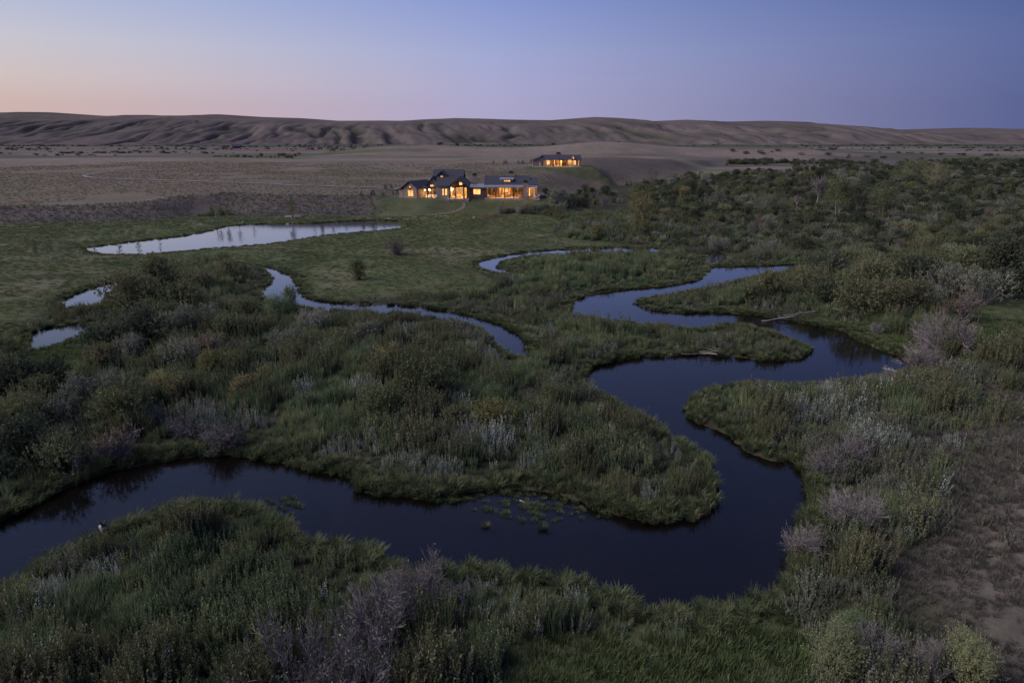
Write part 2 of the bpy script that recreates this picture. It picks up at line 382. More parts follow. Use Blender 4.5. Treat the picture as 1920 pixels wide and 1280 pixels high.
def ground_mat():
    m, t, p = new_mat('valley_ground'); P = pos(t)
    col = N(t, 'ShaderNodeVertexColor', layer_name='col').outputs['Color']
    n1 = noise(t, 0.55, 6, scaled(t, P, (0.6, 1.0, 1)), 0.65); n2 = noise(t, 0.05, 5, P, 0.6); n3 = noise(t, 4.5, 3, P)
    k = math_node(t, 'ADD', math_node(t, 'MULTIPLY', n1, 1.0), math_node(t, 'MULTIPLY', n2, 0.7))
    k = math_node(t, 'ADD', k, math_node(t, 'MULTIPLY', n3, 0.5)); k = math_node(t, 'SUBTRACT', k, 0.1)
    vm = N(t, 'ShaderNodeVectorMath', operation='SCALE'); t.links.new(col, vm.inputs[0]); t.links.new(k, vm.inputs['Scale'])
    warm = mixc(t, math_node(t, 'MULTIPLY', maprange(t, noise(t, 0.17, 4, P), 0.42, 0.7), 0.35), vm.outputs[0], (0.17, 0.14, 0.085))
    att = N(t, 'ShaderNodeVertexColor', layer_name='col').outputs['Alpha']
    fin = mixc(t, att, vm.outputs[0], warm)
    t.links.new(fin, p.inputs['Base Color']); p.inputs['Roughness'].default_value = 0.95
    p.inputs['Specular IOR Level'].default_value = 0.1
    b = N(t, 'ShaderNodeBump'); b.inputs['Strength'].default_value = 0.6; b.inputs['Distance'].default_value = 0.35
    t.links.new(math_node(t, 'ADD', n1, math_node(t, 'MULTIPLY', n3, 0.3)), b.inputs['Height']); t.links.new(b.outputs[0], p.inputs['Normal'])
    return m
M['ground'] = ground_mat()
def water_mat():
    m = bpy.data.materials.new('still_water'); m.use_nodes = True; t = m.node_tree; t.nodes.clear()
    o = N(t, 'ShaderNodeOutputMaterial'); P = pos(t)
    b = N(t, 'ShaderNodeBump'); b.inputs['Strength'].default_value = 0.05; b.inputs['Distance'].default_value = 0.04
    t.links.new(math_node(t, 'ADD', noise(t, 1.6, 3, P), math_node(t, 'MULTIPLY', noise(t, 0.3, 2, P), 2.0)), b.inputs['Height'])
    fr = N(t, 'ShaderNodeFresnel'); fr.inputs[0].default_value = 1.40; t.links.new(b.outputs[0], fr.inputs[1])
    gl = N(t, 'ShaderNodeBsdfGlossy'); gl.inputs['Roughness'].default_value = 0.08; t.links.new(b.outputs[0], gl.inputs['Normal'])
    tr = N(t, 'ShaderNodeBsdfTransparent'); tr.inputs[0].default_value = (0.50, 0.49, 0.48, 1)
    fac = math_node(t, 'ADD', fr.outputs[0], math_node(t, 'MULTIPLY', maprange(t, fr.outputs[0], .12, .5), .32), True)
    mx = N(t, 'ShaderNodeMixShader'); t.links.new(fac, mx.inputs[0]); t.links.new(tr.outputs[0], mx.inputs[1]); t.links.new(gl.outputs[0], mx.inputs[2])
    t.links.new(mx.outputs[0], o.inputs[0]); return m
M['water'] = water_mat()

# ================================================================== ground
def spaced(lo, hi, step, gl, gh, end_lo, end_hi):
    mid = list(np.arange(lo, hi, step)); up = [mid[-1]]; s = step
    while up[-1] < end_hi: s *= gh; up.append(up[-1] + s)
    dn = [mid[0]]; s = step
    while dn[-1] > end_lo: s *= gl; dn.append(dn[-1] - s)
    return np.array(dn[::-1][:-1] + mid + up[1:])
gx = spaced(-46, 46, 0.45, 1.028, 1.028, -7500, 7500)
gy = spaced(20, 130, 0.45, 1.5, 1.02, -150, 7800)
GX, GY = np.meshgrid(gx, gy); X = GX.ravel(); Y = GY.ravel()
Z, SD, BS, DRYD, BARD = height(X, Y, True)

ZONES = {   # outlines on the valley floor, from the survey photograph
 'meadow': [(-300, 425), (0, 421), (380, 404), (850, 402), (1000, 400), (1055, 412), (1040, 440), (1180, 456), (1250, 463), (1040, 466), (960, 474), (893, 488), (885, 498), (905, 512), (960, 530), (900, 548), (780, 548), (690, 552), (590, 556), (572, 545), (556, 515), (500, 494), (430, 488), (330, 500), (240, 515), (130, 535), (60, 590), (0, 640), (-300, 700)],
 'grass_right': [(1740, 575), (1800, 545), (2000, 520), (2200, 620), (1920, 650), (1830, 640), (1760, 610)],
 'grass_point': [(1490, 594), (1560, 588), (1660, 615), (1730, 640), (1700, 668), (1650, 655), (1600, 628), (1540, 608)],
 'grass_near': [(960, 1190), (1230, 1150), (1430, 1125), (1500, 1150), (1545, 1290), (1560, 1400), (960, 1400)],
 'grass_left': [(30, 640), (170, 610), (215, 632), (330, 640), (250, 690), (40, 705)],
 'island': [(905, 503), (940, 488), (1040, 474), (1240, 474), (1310, 500), (1325, 512), (1300, 528), (1180, 540), (1090, 552), (980, 540)],
 'clear_far': [(1240, 322), (1340, 312), (1500, 310), (1570, 314), (1480, 322), (1340, 328), (1280, 336)],
}
ZP = {k: gpoly(v, 0.7, 1) for k, v in ZONES.items()}
def zone(x, y, k): return sdf(x, y, ZP[k])

colr = np.zeros((len(X), 4)); nz = fbm(X / 9, Y / 9, 40, 4); nb = fbm(X / 60, Y / 30, 44, 4)
def put(c_, w): 
    w = np.clip(w, 0, 1)[:, None]; colr[:, :3] = colr[:, :3] * (1 - w) + np.array(c_) * w
colr[:, :3] = (0.036, 0.040, 0.022)                               # brushy valley floor
colr[:, 3] = 0.3
mv = (np.abs(X) < 260) & (Y > 0) & (Y < 330); gm = np.full(len(X), -99.0)
for k in ('meadow', 'grass_right', 'grass_point', 'grass_near', 'grass_left'):
    v = np.full(len(X), -99.0); v[mv] = zone(X[mv], Y[mv], k); gm = np.maximum(gm, v)
put((0.068, 0.088, 0.036), smooth(gm / 5 + .5))
put((0.125, 0.12, 0.072), smooth(gm / 6) * smooth((fbm(X / 14, Y / 7, 41, 5) - 0.50) / 0.16) * 0.75)
put((0.040, 0.058, 0.024), smooth(gm / 3 + .5) * smooth((fbm(X / 10, Y / 5, 42, 4) - 0.56) / 0.1) * 0.8)
colr[:, 3] = np.where(gm > 0, 0.8, colr[:, 3])
bz_ = smooth((X - 40) / 30) * smooth((Y - 200) / 40) * (BS < -4) * smooth((700 - Y) / 60)
put((0.055, 0.057, 0.036), bz_)
cf = np.full(len(X), -99.0); m_c = (X > 20) & (X < 500) & (Y > 250) & (Y < 900); cf[m_c] = sdf(X[m_c], Y[m_c], ZP['clear_far']); put((0.15, 0.15, 0.075), smooth(cf / 12 + .4))
bt = smooth(BS / 6)                                              # bench: dry bunch grass
put((0.135, 0.116, 0.084), bt); colr[:, 3] = np.where(BS > 0, 0.7, colr[:, 3])
put((0.175, 0.145, 0.12), bt * smooth((Y - 295) / 45) * smooth((nb - 0.3) / 0.2))
put((0.095, 0.098, 0.052), bt * smooth((nb - 0.52) / 0.14) * smooth((330 - Y) / 60) * 0.8)
slope = smooth(BS / 2) * smooth((20 - BS) / 6) * (Y < 240)
put((0.095, 0.08, 0.075), slope)
put((0.12, 0.10, 0.08), smooth(BS / 3) * smooth((46 - BS) / 10) * smooth((X - 12) / 12) * (Y > 230))
lawn = smooth(1 - np.maximum(np.maximum(np.abs(X + 14) - 24, np.abs(Y - 208) - 9), 0) / 6)
put((0.062, 0.080, 0.034), lawn * 0.85)
lawn2 = smooth(1 - np.maximum(np.maximum(np.abs(X - 26) - 18, np.abs(Y - 312) - 6), 0) / 5)
put((0.06, 0.075, 0.033), lawn2 * 0.9)
farw = smooth((Y - 430) / 60)
nf = fbm(X / 240, Y / 70, 50, 4); nf2 = fbm(X / 520, Y / 38, 52, 4)
put((0.095, 0.088, 0.066), farw); put((0.17, 0.145, 0.12), farw * smooth((nf - 0.5) / 0.08)); put((0.075, 0.088, 0.045), farw * smooth((0.42 - nf) / 0.08))
put((0.072, 0.080, 0.048), farw * smooth((nf2 - .54) / .06) * .85); put((0.185, 0.155, 0.125), farw * smooth((.44 - nf2) / .05) * .8); put((0.085, 0.075, 0.066), farw * smooth((fbm(X / 180, Y / 120, 53, 3) - .58) / .08) * .7)
put((0.13, 0.095, 0.09), smooth((Y - 1000) / 80) * smooth((1500 - Y) / 100) * smooth((-60 - X) / 60))
put((0.055, 0.066, 0.042), smooth((Y - 1480 - 60 * (nf - .5)) / 60))
colr[:, 3] = np.where(Y > 430, 0.2, colr[:, 3])
dr = smooth(DRYD / 4 + .4 + 1.2 * (nz - .5))
put((0.092, 0.082, 0.070), dr); put((0.12, 0.104, 0.090), dr * smooth((nz - .5) / .15)); put((0.10, 0.10, 0.06), dr * smooth((.42 - nz) / .1))
cut = gpoly([(893, 413), (905, 405), (950, 402), (955, 406), (920, 414)], 0.7, 1)
mm = (np.abs(X) < 60) & (Y > 150) & (Y < 230); v = np.full(len(X), -9.0); v[mm] = sdf(X[mm], Y[mm], cut); put((0.035, 0.025, 0.022), smooth(v / 1 + .6))
for pl in ([(1540, 449), (1620, 450), (1610, 456), (1550, 455)], [(1410, 432), (1450, 434), (1445, 440), (1415, 438)]):
    g_ = gpoly(pl, 0.8, 1); mm = (X > 40) & (X < 130) & (Y > 120) & (Y < 220); v = np.full(len(X), -9.0); v[mm] = sdf(X[mm], Y[mm], g_); put((0.24, 0.12, 0.08), smooth(v / 1.5 + .5))
bk = smooth((0.7 - np.abs(SD - 0.15)) / 0.6) * (Y < 215)
put((0.055, 0.048, 0.026), bk * 0.9)
put((0.045, 0.036, 0.028), smooth(-SD / 0.5)); put((0.06, 0.05, 0.045), (SD < 0.3) * smooth(BARD / 1.5 + 0.6) * (0.6 + .5 * nz))
V = np.stack([X, Y, Z], 1); nxg, nyg = len(gx), len(gy)
ii = (np.arange(nyg - 1)[:, None] * nxg + np.arange(nxg - 1)[None, :]).ravel()
gm_me = np_mesh('ground', V, np.stack([ii, ii + 1, ii + nxg + 1, ii + nxg], 1), M['ground'], smooth_shade=True)
ca = gm_me.color_attributes.new('col', 'FLOAT_COLOR', 'POINT'); ca.data.foreach_set('color', colr.astype(np.float32).ravel())
tag(link('ground', gm_me), 'grassy valley floor and bench of dry grass', kind='structure')

for nm, P in WATERS:
    Q = np.roll(P, -1, 0); R_ = np.roll(P, 1, 0); tn = Q - R_; tn /= np.linalg.norm(tn, axis=1)[:, None] + 1e-9
    ar = 0.5 * np.sum(P[:, 0] * Q[:, 1] - Q[:, 0] * P[:, 1]); nrm_ = np.stack([tn[:, 1], -tn[:, 0]], 1) * (1 if ar > 0 else -1)
    O = P + nrm_ * 0.7
    me = bpy.data.meshes.new(nm); me.from_pydata([(a, b, 0.0) for a, b in O], [], [tuple(range(len(O)))] if ar > 0 else [tuple(range(len(O) - 1, -1, -1))])
    me.materials.append(M['water']); tag(link(nm, me), {'river': 'dark winding river', 'pond': 'bright pond'}.get(nm, 'still side water') + ' reflecting the dusk sky', kind='structure')

# ------------------------------------------------------------------ hills
SIL = [(-900, 216), (-500, 208), (-200, 214), (0, 213), (100, 211), (190, 217), (240, 219), (290, 216), (340, 219), (420, 215), (500, 220), (570, 222), (640, 227), (760, 227), (860, 222), (960, 225), (1030, 226), (1110, 220), (1180, 224), (1210, 228),
       (1280, 225), (1330, 229), (1420, 227), (1480, 229), (1560, 238), (1650, 247), (1720, 243), (1800, 240), (1860, 246), (1920, 252), (2100, 250), (2500, 244), (3000, 246)]
RY, BY = 3000.0, 1900.0
sx = []; sz = []
for a, b in SIL:
    x_, z_ = atY(a, b, RY); sx.append(x_); sz.append(z_)
hx = np.arange(-3900, 3900, 7.5); hy = np.concatenate([np.arange(BY - 60, RY + 120, 8.0), np.arange(RY + 130, 5200, 60)])
HX, HY = np.meshgrid(hx, hy); HX = HX.ravel(); HY = HY.ravel()
t = (HY - BY) / (RY - BY)
# crest heights follow the line of sight from the plain so that every azimuth keeps its height further back
cz = np.interp(HX, sx, sz)
base = BY + 160 * (fbm(HX / 600, HX * 0, 61, 3) - .5)
t = np.clip((HY - base) / (RY - base), 0, None)
scarp = smooth(t / 0.50)
prof = 0.62 * scarp + 0.38 * smooth((t - 0.30) / 0.70)
prof = np.where(t > 1, 1 - 0.10 * np.clip(t - 1, 0, 1.5), prof)
wx = HX + 110 * (fbm(HX / 260, HY / 260, 62, 3) - .5) + 0.30 * (HY - BY) * np.sin(HX / 700 + 1.2)
rid = np.abs(2 * fbm(wx / 105, HY / 900, 63, 2) - 1); rid2 = np.abs(2 * fbm(wx / 48 + 9, HY / 420, 64, 2) - 1)
rid3 = np.abs(2 * fbm((wx + 40 * fbm(HX / 90, HY / 90, 91, 2)) / 21, HY / 150, 92, 2) - 1)
band = smooth(t / 0.08) * smooth((0.72 - t) / 0.40)
gul = np.exp(-(rid / 0.10) ** 2) * 17 * (0.35 + 1.1 * fbm(HX / 420, HY / 300, 69, 2)) + np.exp(-(rid2 / 0.15) ** 2) * 7 + np.exp(-(rid3 / 0.22) ** 2) * 3.2
amp = smooth((cz - 6) / 52)
HZ = 1.0 + (cz - 1.0) * prof + band * amp * (-gul * .78 + 13 * (fbm(HX / 150, HY / 150, 65, 3) - .5)) + smooth(t / .2) * (1 - band) * amp * 7 * (fbm(HX / 210, HY / 170, 66, 4) - .5) * smooth((0.97 - t) / .2)
HZ += amp * smooth(t / .1) * smooth((.95 - t) / .2) * (3.5 * (fbm(HX / 45, HY / 60, 93, 3) - .5) + 2.2 * np.abs(np.sin(HZ / 7.5 + 2.5 * fbm(HX / 300, HY / 300, 94, 2))))
HZ += 9 * amp * smooth(t / .05) * smooth((.34 - t) / .12) * (fbm(HX / 70, HY / 90, 67, 3) - .45)
HZ = np.where(t <= 0, -1.5, HZ)
nhx, nhy = len(hx), len(hy); ii = (np.arange(nhy - 1)[:, None] * nhx + np.arange(nhx - 1)[None, :]).ravel()
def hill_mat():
    m, t_, p = new_mat('hazy_hill_grass'); P = pos(t_)
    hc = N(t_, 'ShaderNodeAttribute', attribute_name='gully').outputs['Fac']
    a = mixc(t_, maprange(t_, noise(t_, 0.006, 5, P), 0.35, 0.65), (0.140, 0.116, 0.108), (0.108, 0.093, 0.089))  # distant haze put into the colour: grass tones shifted towards mauve
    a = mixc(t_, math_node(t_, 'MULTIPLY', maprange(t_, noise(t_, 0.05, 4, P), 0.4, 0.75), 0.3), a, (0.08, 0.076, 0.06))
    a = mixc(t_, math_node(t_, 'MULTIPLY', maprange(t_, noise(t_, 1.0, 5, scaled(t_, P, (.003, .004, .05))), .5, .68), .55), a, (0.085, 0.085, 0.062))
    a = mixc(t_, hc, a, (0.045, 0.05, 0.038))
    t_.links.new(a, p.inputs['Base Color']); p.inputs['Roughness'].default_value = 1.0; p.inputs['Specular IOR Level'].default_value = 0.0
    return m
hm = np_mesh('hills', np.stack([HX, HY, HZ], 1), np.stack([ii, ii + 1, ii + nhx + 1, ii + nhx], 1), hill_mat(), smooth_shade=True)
ha = hm.attributes.new('gully', 'FLOAT', 'POINT')
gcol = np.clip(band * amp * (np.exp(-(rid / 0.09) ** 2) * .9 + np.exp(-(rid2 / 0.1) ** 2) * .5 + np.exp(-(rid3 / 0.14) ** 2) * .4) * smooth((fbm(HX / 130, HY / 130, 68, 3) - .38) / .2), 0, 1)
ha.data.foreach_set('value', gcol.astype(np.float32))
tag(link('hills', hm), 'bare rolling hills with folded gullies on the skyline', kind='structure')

# ================================================================== plant prototypes
def unit(v): return v / (np.linalg.norm(v, axis=-1, keepdims=True) + 1e-9)
def leaf_quads(P, D, L, W, r, face=None, jit=.55):
    """diamond leaves at P along D; face = the way their upper side tends to look"""
    n = len(P); side = unit(np.cross(D, r.normal(size=(n, 3)) if face is None else unit(face) + r.normal(size=(n, 3)) * jit))
    L = np.broadcast_to(np.asarray(L, float), (n,))[:, None]; W = np.broadcast_to(np.asarray(W, float), (n,))[:, None]
    mid = P + D * L * 0.45
    V = np.stack([P, mid + side * W, P + D * L, mid - side * W], 1).reshape(-1, 3)
    return V, np.arange(4 * n).reshape(-1, 4)
def twig_quads(A, B, w0, w1, r):
    """thin crossed ribbons from A to B (two per twig)"""
    n = len(A); D = unit(B - A); s1 = unit(np.cross(D, r.normal(size=(n, 3)))); s2 = np.cross(D, s1); Vs = []
    w0 = np.broadcast_to(np.asarray(w0, float), (n,))[:, None]; w1 = np.broadcast_to(np.asarray(w1, float), (n,))[:, None]
    for s_ in (s1, s2):
        Vs.append(np.stack([A - s_ * w0, A + s_ * w0, B + s_ * w1, B - s_ * w1], 1).reshape(-1, 3))
    V = np.concatenate(Vs); return V, np.arange(len(V)).reshape(-1, 4)
def join(parts):
    Vs, Fs, mi, k = [], [], [], 0
    for V, F, m in parts:
        Vs.append(V); Fs.append(F + k); mi.append(np.full(len(F), m)); k += len(V)
    return np.concatenate(Vs), np.concatenate(Fs), np.concatenate(mi)
def plume_mesh(name, seed, mat, stems=12, spread=0.34, h=(0.7, 1.3), nl=38, ll=0.105, lw=0.023, lean=0.16, low=0.18, up=1.0):
    r = np.random.default_rng(seed); parts = []
    ang = r.uniform(0, 6.28, stems); rr = spread * np.sqrt(r.uniform(0, 1, stems))
    B = np.stack([rr * np.cos(ang), rr * np.sin(ang), np.full(stems, -0.08)], 1)
    H = r.uniform(*h, stems); ld = np.stack([np.cos(ang), np.sin(ang)], 1) * (rr / spread)[:, None] * lean + r.normal(size=(stems, 2)) * 0.07
    T = B + np.concatenate([ld * H[:, None], (H + 0.08)[:, None]], 1)
    V, F = twig_quads(B, T, 0.012, 0.004, r); parts.append((V, F, 1))
    si = np.repeat(np.arange(stems), nl); s_ = np.tile((np.arange(nl) + 0.5) / nl, stems); s_ = low + (1 - low) * s_ + r.uniform(-.02, .02, len(si))
    P = B[si] + (T[si] - B[si]) * s_[:, None]
    a = r.uniform(0, 6.28, len(si)); D = np.stack([np.cos(a), np.sin(a), up + r.normal(size=len(si)) * .3 + 0.6 * (s_ > .85)], 1); D = unit(D)
    V, F = leaf_quads(P, D, ll * r.uniform(.6, 1.25, len(si)) * (1.25 - .5 * s_), lw * r.uniform(.7, 1.3, len(si)), r, np.stack([np.cos(a) * .7 + np.cos(ang[si]) * .6, np.sin(a) * .7 + np.sin(ang[si]) * .6, np.full(len(si), .7)], 1)); parts.append((V, F, 0))
    V, F, mi = join(parts); lv = np.clip(r.uniform(0.1, .9, len(F)) , 0, 1)
    return np_mesh(name, V, F, [mat, M['stem']], lv, mat_idx=mi)
def blade_mesh(name, seed, mat, n=70, spread=0.28, h=(0.45, 0.9), w=0.014, droop=0.5, out_=0.35):
    r = np.random.default_rng(seed); ang = r.uniform(0, 6.28, n); rr = spread * np.sqrt(r.uniform(0, 1, n)); H = r.uniform(*h, n)
    B = np.stack([rr * np.cos(ang), rr * np.sin(ang), np.full(n, -0.06)], 1)
    a2 = ang + r.normal(size=n) * .7; O = np.stack([np.cos(a2), np.sin(a2), np.zeros(n)], 1); k = r.uniform(0.3, 1, n)[:, None]
    Mid = B + O * (H[:, None] * out_ * .5 * k) + np.array([0, 0, 1]) * (H * .62)[:, None]
    T = Mid + O * (H[:, None] * (out_ * .7 + droop * .35) * k) + np.array([0, 0, 1]) * (H[:, None] * (.40 - droop * .45 * k))
    s_ = np.stack([-np.sin(a2 + r.normal(size=n) * .5), np.cos(a2), np.zeros(n)], 1) * w
    V = np.stack([B - s_, B + s_, Mid + s_ * .8, Mid - s_ * .8, T + s_ * .15, T - s_ * .15], 1).reshape(-1, 3)
    b = np.arange(n)[:, None] * 6
    F = np.concatenate([b + np.array([[0, 1, 2, 3]]), b + np.array([[3, 2, 4, 5]])])
    lv = np.tile(r.uniform(0, 1, n), 2)
    return np_mesh(name, V, F, [mat], lv)
def bush_geo(seed, n_leaf=1500, n_stem=34, flat=1.0, ll=0.10, lw=0.032, gap=0.35, upright=0.5, lobes=7):
    """rounded many-stemmed shrub of radius 1: (foliage arrays, stem arrays)"""
    r = np.random.default_rng(seed)
    a = r.uniform(0, 6.28, lobes); q = np.sqrt(r.uniform(0.05, 1, lobes)) * .62
    C = np.stack([q * np.cos(a), q * np.sin(a), flat * (0.42 + 0.42 * (1 - q ** 2) * r.uniform(.75, 1.15, lobes))], 1); CR = r.uniform(.30, .48, lobes)
    ci = r.integers(0, lobes, n_stem); Dn = unit(r.normal(size=(n_stem, 3)) + np.array([0, 0, .4]))
    T = C[ci] + Dn * CR[ci][:, None] * r.uniform(.5, 1.02, n_stem)[:, None]; T[:, 2] = np.maximum(T[:, 2], .12)
    B = np.stack([r.normal(size=n_stem) * .10, r.normal(size=n_stem) * .10, np.full(n_stem, -.1)], 1)
    K = B * .4 + T * .6; K[:, 2] = B[:, 2] + (T[:, 2] - B[:, 2]) * .55; K[:, :2] *= .8
    V1, F1 = twig_quads(B, K, .028, .016, r); V2, F2 = twig_quads(K, T, .016, .005, r)
    SV, SF, _ = join([(V1, F1, 0), (V2, F2, 0)])
    # leaf sprays: little upright tufts over each lobe, more on top
    nt_ = n_leaf // 9; ci = r.integers(0, lobes, nt_); Dn = unit(r.normal(size=(nt_, 3)) * np.array([1, 1, .8]) + np.array([0, 0, .35]))
    S = C[ci] + Dn * (CR[ci] * r.uniform(.35, 1.05, nt_) ** .6)[:, None]; S[:, 2] = np.abs(S[:, 2]) * np.where(r.uniform(0, 1, nt_) < .35, r.uniform(.1, .9, nt_), 1)
    si = np.repeat(np.arange(nt_), 9); k = np.tile(np.arange(9) / 9.0, nt_)
    sd_ = unit(Dn * .75 + np.array([0, 0, upright]) + r.normal(size=(nt_, 3)) * .3)
    P = S[si] + sd_[si] * (k * .22)[:, None] + r.normal(size=(len(si), 3)) * .012
    D = unit(sd_[si] * .7 + unit(r.normal(size=(len(si), 3))) * .7)
    LV, LF = leaf_quads(P, D, ll * r.uniform(.6, 1.2, len(si)), lw * r.uniform(.7, 1.3, len(si)), r, Dn[si] + np.array([0, 0, .45]), .4)
    lv = np.repeat(r.uniform(0, 1, nt_), 9) * .5 + r.uniform(0, 1, len(LF)) * .5
    return (LV, LF, lv), (SV, SF)
def twiggy_geo(seed, n_main=36, sub=11, subsub=5, spread=0.9, wid=0.0105):
    """leafless brush of radius 1: many forking grey twigs"""
    r = np.random.default_rng(seed); parts = []
    a = r.uniform(0, 6.28, n_main); tilt = np.sqrt(r.uniform(0.02, 1, n_main)) * spread
    D = unit(np.stack([np.cos(a) * tilt, np.sin(a) * tilt, 0.9 - .45 * tilt + r.uniform(-.1, .2, n_main)], 1)); L = r.uniform(.75, 1.15, n_main)
    B = np.stack([r.normal(size=n_main) * .07, r.normal(size=n_main) * .07, np.full(n_main, -.1)], 1)
    K = B + D * (L * .5)[:, None] + r.normal(size=(n_main, 3)) * .05; T = K + unit(D + r.normal(size=(n_main, 3)) * .25) * (L * .5)[:, None]
    V, F = twig_quads(B, K, wid * 1.6, wid, r); parts.append((V, F, 0)); V, F = twig_quads(K, T, wid, wid * .5, r); parts.append((V, F, 0))
    for lvl, cnt, ln, w in ((0, sub, .38, wid * .7), (1, subsub, .2, wid * .45)):
        n = len(K); i = np.repeat(np.arange(n), cnt); s_ = r.uniform(.1, 1, len(i))[:, None]
        A = np.where(s_ < .5, B[i] + (K[i] - B[i]) * (s_ + .5), K[i] + (T[i] - K[i]) * (s_ * 2 - 1)) if lvl == 0 else B[i] + (T[i] - B[i]) * s_
        E_ = A + unit(unit(T[i] - B[i]) + r.normal(size=(len(i), 3)) * .55 + np.array([0, 0, .12])) * (ln * r.uniform(.5, 1.2, len(i)))[:, None]
        E_[:, 2] = np.maximum(E_[:, 2], .03)
        V, F = twig_quads(A, E_, w, w * .5, r); parts.append((V, F, 0)); B, T, K = A, E_, (A + E_) / 2
    V, F, _ = join(parts); return V, F, E_

PROTO = {}
def protos(key, meshes):
    c_ = bpy.data.collections.new('library_' + key)
    for i, me in enumerate(meshes):
        o = bpy.data.objects.new('%s_%02d' % (key, i), me); c_.objects.link(o)
    PROTO[key] = (c_, len(meshes))
protos('shoots', [plume_mesh('shoots', 100 + i, M['shoot'], h=(.55, 1.25)) for i in range(6)])
protos('tallshoots', [plume_mesh('tallshoots', 120 + i, M['olive'], stems=10, h=(.9, 1.7), nl=44, ll=.11, lw=.024, spread=.4) for i in range(4)])
protos('silvershoots', [plume_mesh('silvershoots', 140 + i, M['silver'], stems=8, h=(.6, 1.25), nl=34, ll=.085, lw=.028, spread=.35, up=.7) for i in range(4)])
protos('sage', [plume_mesh('sage', 160 + i, M['sage'], stems=13, h=(.45, .95), nl=32, ll=.08, lw=.026, spread=.4, lean=.4) for i in range(4)])
protos('sedge', [blade_mesh('sedge', 180 + i, M['sedge'], n=90, h=(.35, .8), droop=.7, out_=.45, w=.017) for i in range(4)])
protos('reed', [blade_mesh('reed', 190 + i, M['shoot'], n=70, h=(.6, 1.25), droop=.15, out_=.16, spread=.36, w=.018) for i in range(4)])
protos('grass', [blade_mesh('grass', 200 + i, M['meadow'], n=80, h=(.18, .45), droop=.4, out_=.4, spread=.42, w=.016) for i in range(4)])
protos('drytuft', [blade_mesh('drytuft', 210 + i, M['drygrass'], n=46, h=(.15, .42), droop=.4, out_=.5, spread=.3, w=.014) for i in range(4)])
protos('paletuft', [blade_mesh('paletuft', 215 + i, M['paletuft'], n=40, h=(.15, .4), droop=.4, out_=.5, spread=.4, w=.016) for i in range(3)])
protos('meadowtuft', [blade_mesh('meadowtuft', 218 + i, M['meadowtuft'], n=46, h=(.12, .34), droop=.4, out_=.4, spread=.5, w=.018) for i in range(3)])
def bush_mesh(name, seed, mat, **kw):
    (LV, LF, lv), (SV, SF) = bush_geo(seed, **kw); V, F, mi = join([(LV, LF, 0), (SV, SF, 1)])
    return np_mesh(name, V, F, [mat, M['stem']], np.concatenate([lv, np.full(len(SF), .5)]), mat_idx=mi)
protos('farbrush', [bush_mesh('farbrush', 230 + i, m, n_leaf=900, n_stem=14, ll=.15, lw=.05) for i, m in enumerate([M['darkleaf'], M['olive'], M['darkleaf'], M['darkleaf'], M['grey'], M['darkleaf']])])

def scatter(name, key, P, rot, scl, label, idx=None, tilt=None):
    """one stuff object: copies of a prototype set on the points P"""
    n = len(P); me = bpy.data.meshes.new(name); me.vertices.add(n); me.vertices.foreach_set('co', np.asarray(P, np.float32).ravel())
    cl, k = PROTO[key]
    R = np.zeros((n, 3), np.float32); R[:, 2] = rot
    if tilt is not None: R[:, :2] = tilt
    a = me.attributes.new('rot', 'FLOAT_VECTOR', 'POINT'); a.data.foreach_set('vector', R.ravel())
    S = np.asarray(scl, np.float32); S = np.repeat(S[:, None], 3, 1) if S.ndim == 1 else S
    a = me.attributes.new('scl', 'FLOAT_VECTOR', 'POINT'); a.data.foreach_set('vector', S.ravel())
    a = me.attributes.new('pick', 'INT', 'POINT'); a.data.foreach_set('value', (rng.integers(0, k, n) if idx is None else idx).astype(np.int32))
    o = link(name, me); g = bpy.data.node_groups.new('scatter_' + name, 'GeometryNodeTree')
    g.interface.new_socket('Geometry', in_out='INPUT', socket_type='NodeSocketGeometry'); g.interface.new_socket('Geometry', in_out='OUTPUT', socket_type='NodeSocketGeometry')
    gi = g.nodes.new('NodeGroupInput'); go = g.nodes.new('NodeGroupOutput'); ip = g.nodes.new('GeometryNodeInstanceOnPoints'); ci = g.nodes.new('GeometryNodeCollectionInfo')
    ci.inputs['Collection'].default_value = cl; ci.inputs['Separate Children'].default_value = True; ci.inputs['Reset Children'].default_value = True
    def att(nm, dt):
        q = g.nodes.new('GeometryNodeInputNamedAttribute'); q.data_type = dt; q.inputs['Name'].default_value = nm; return q.outputs['Attribute']
    e2r = g.nodes.new('FunctionNodeEulerToRotation')
    g.links.new(gi.outputs[0], ip.inputs['Points']); g.links.new(ci.outputs[0], ip.inputs['Instance']); ip.inputs['Pick Instance'].default_value = True
    g.links.new(att('pick', 'INT'), ip.inputs['Instance Index']); g.links.new(att('rot', 'FLOAT_VECTOR'), e2r.inputs[0]); g.links.new(e2r.outputs[0], ip.inputs['Rotation'])
    g.links.new(att('scl', 'FLOAT_VECTOR'), ip.inputs['Scale']); g.links.new(ip.outputs[0], go.inputs[0])
    md = o.modifiers.new('scatter', 'NODES'); md.node_group = g
    return tag(o, label, kind='stuff')

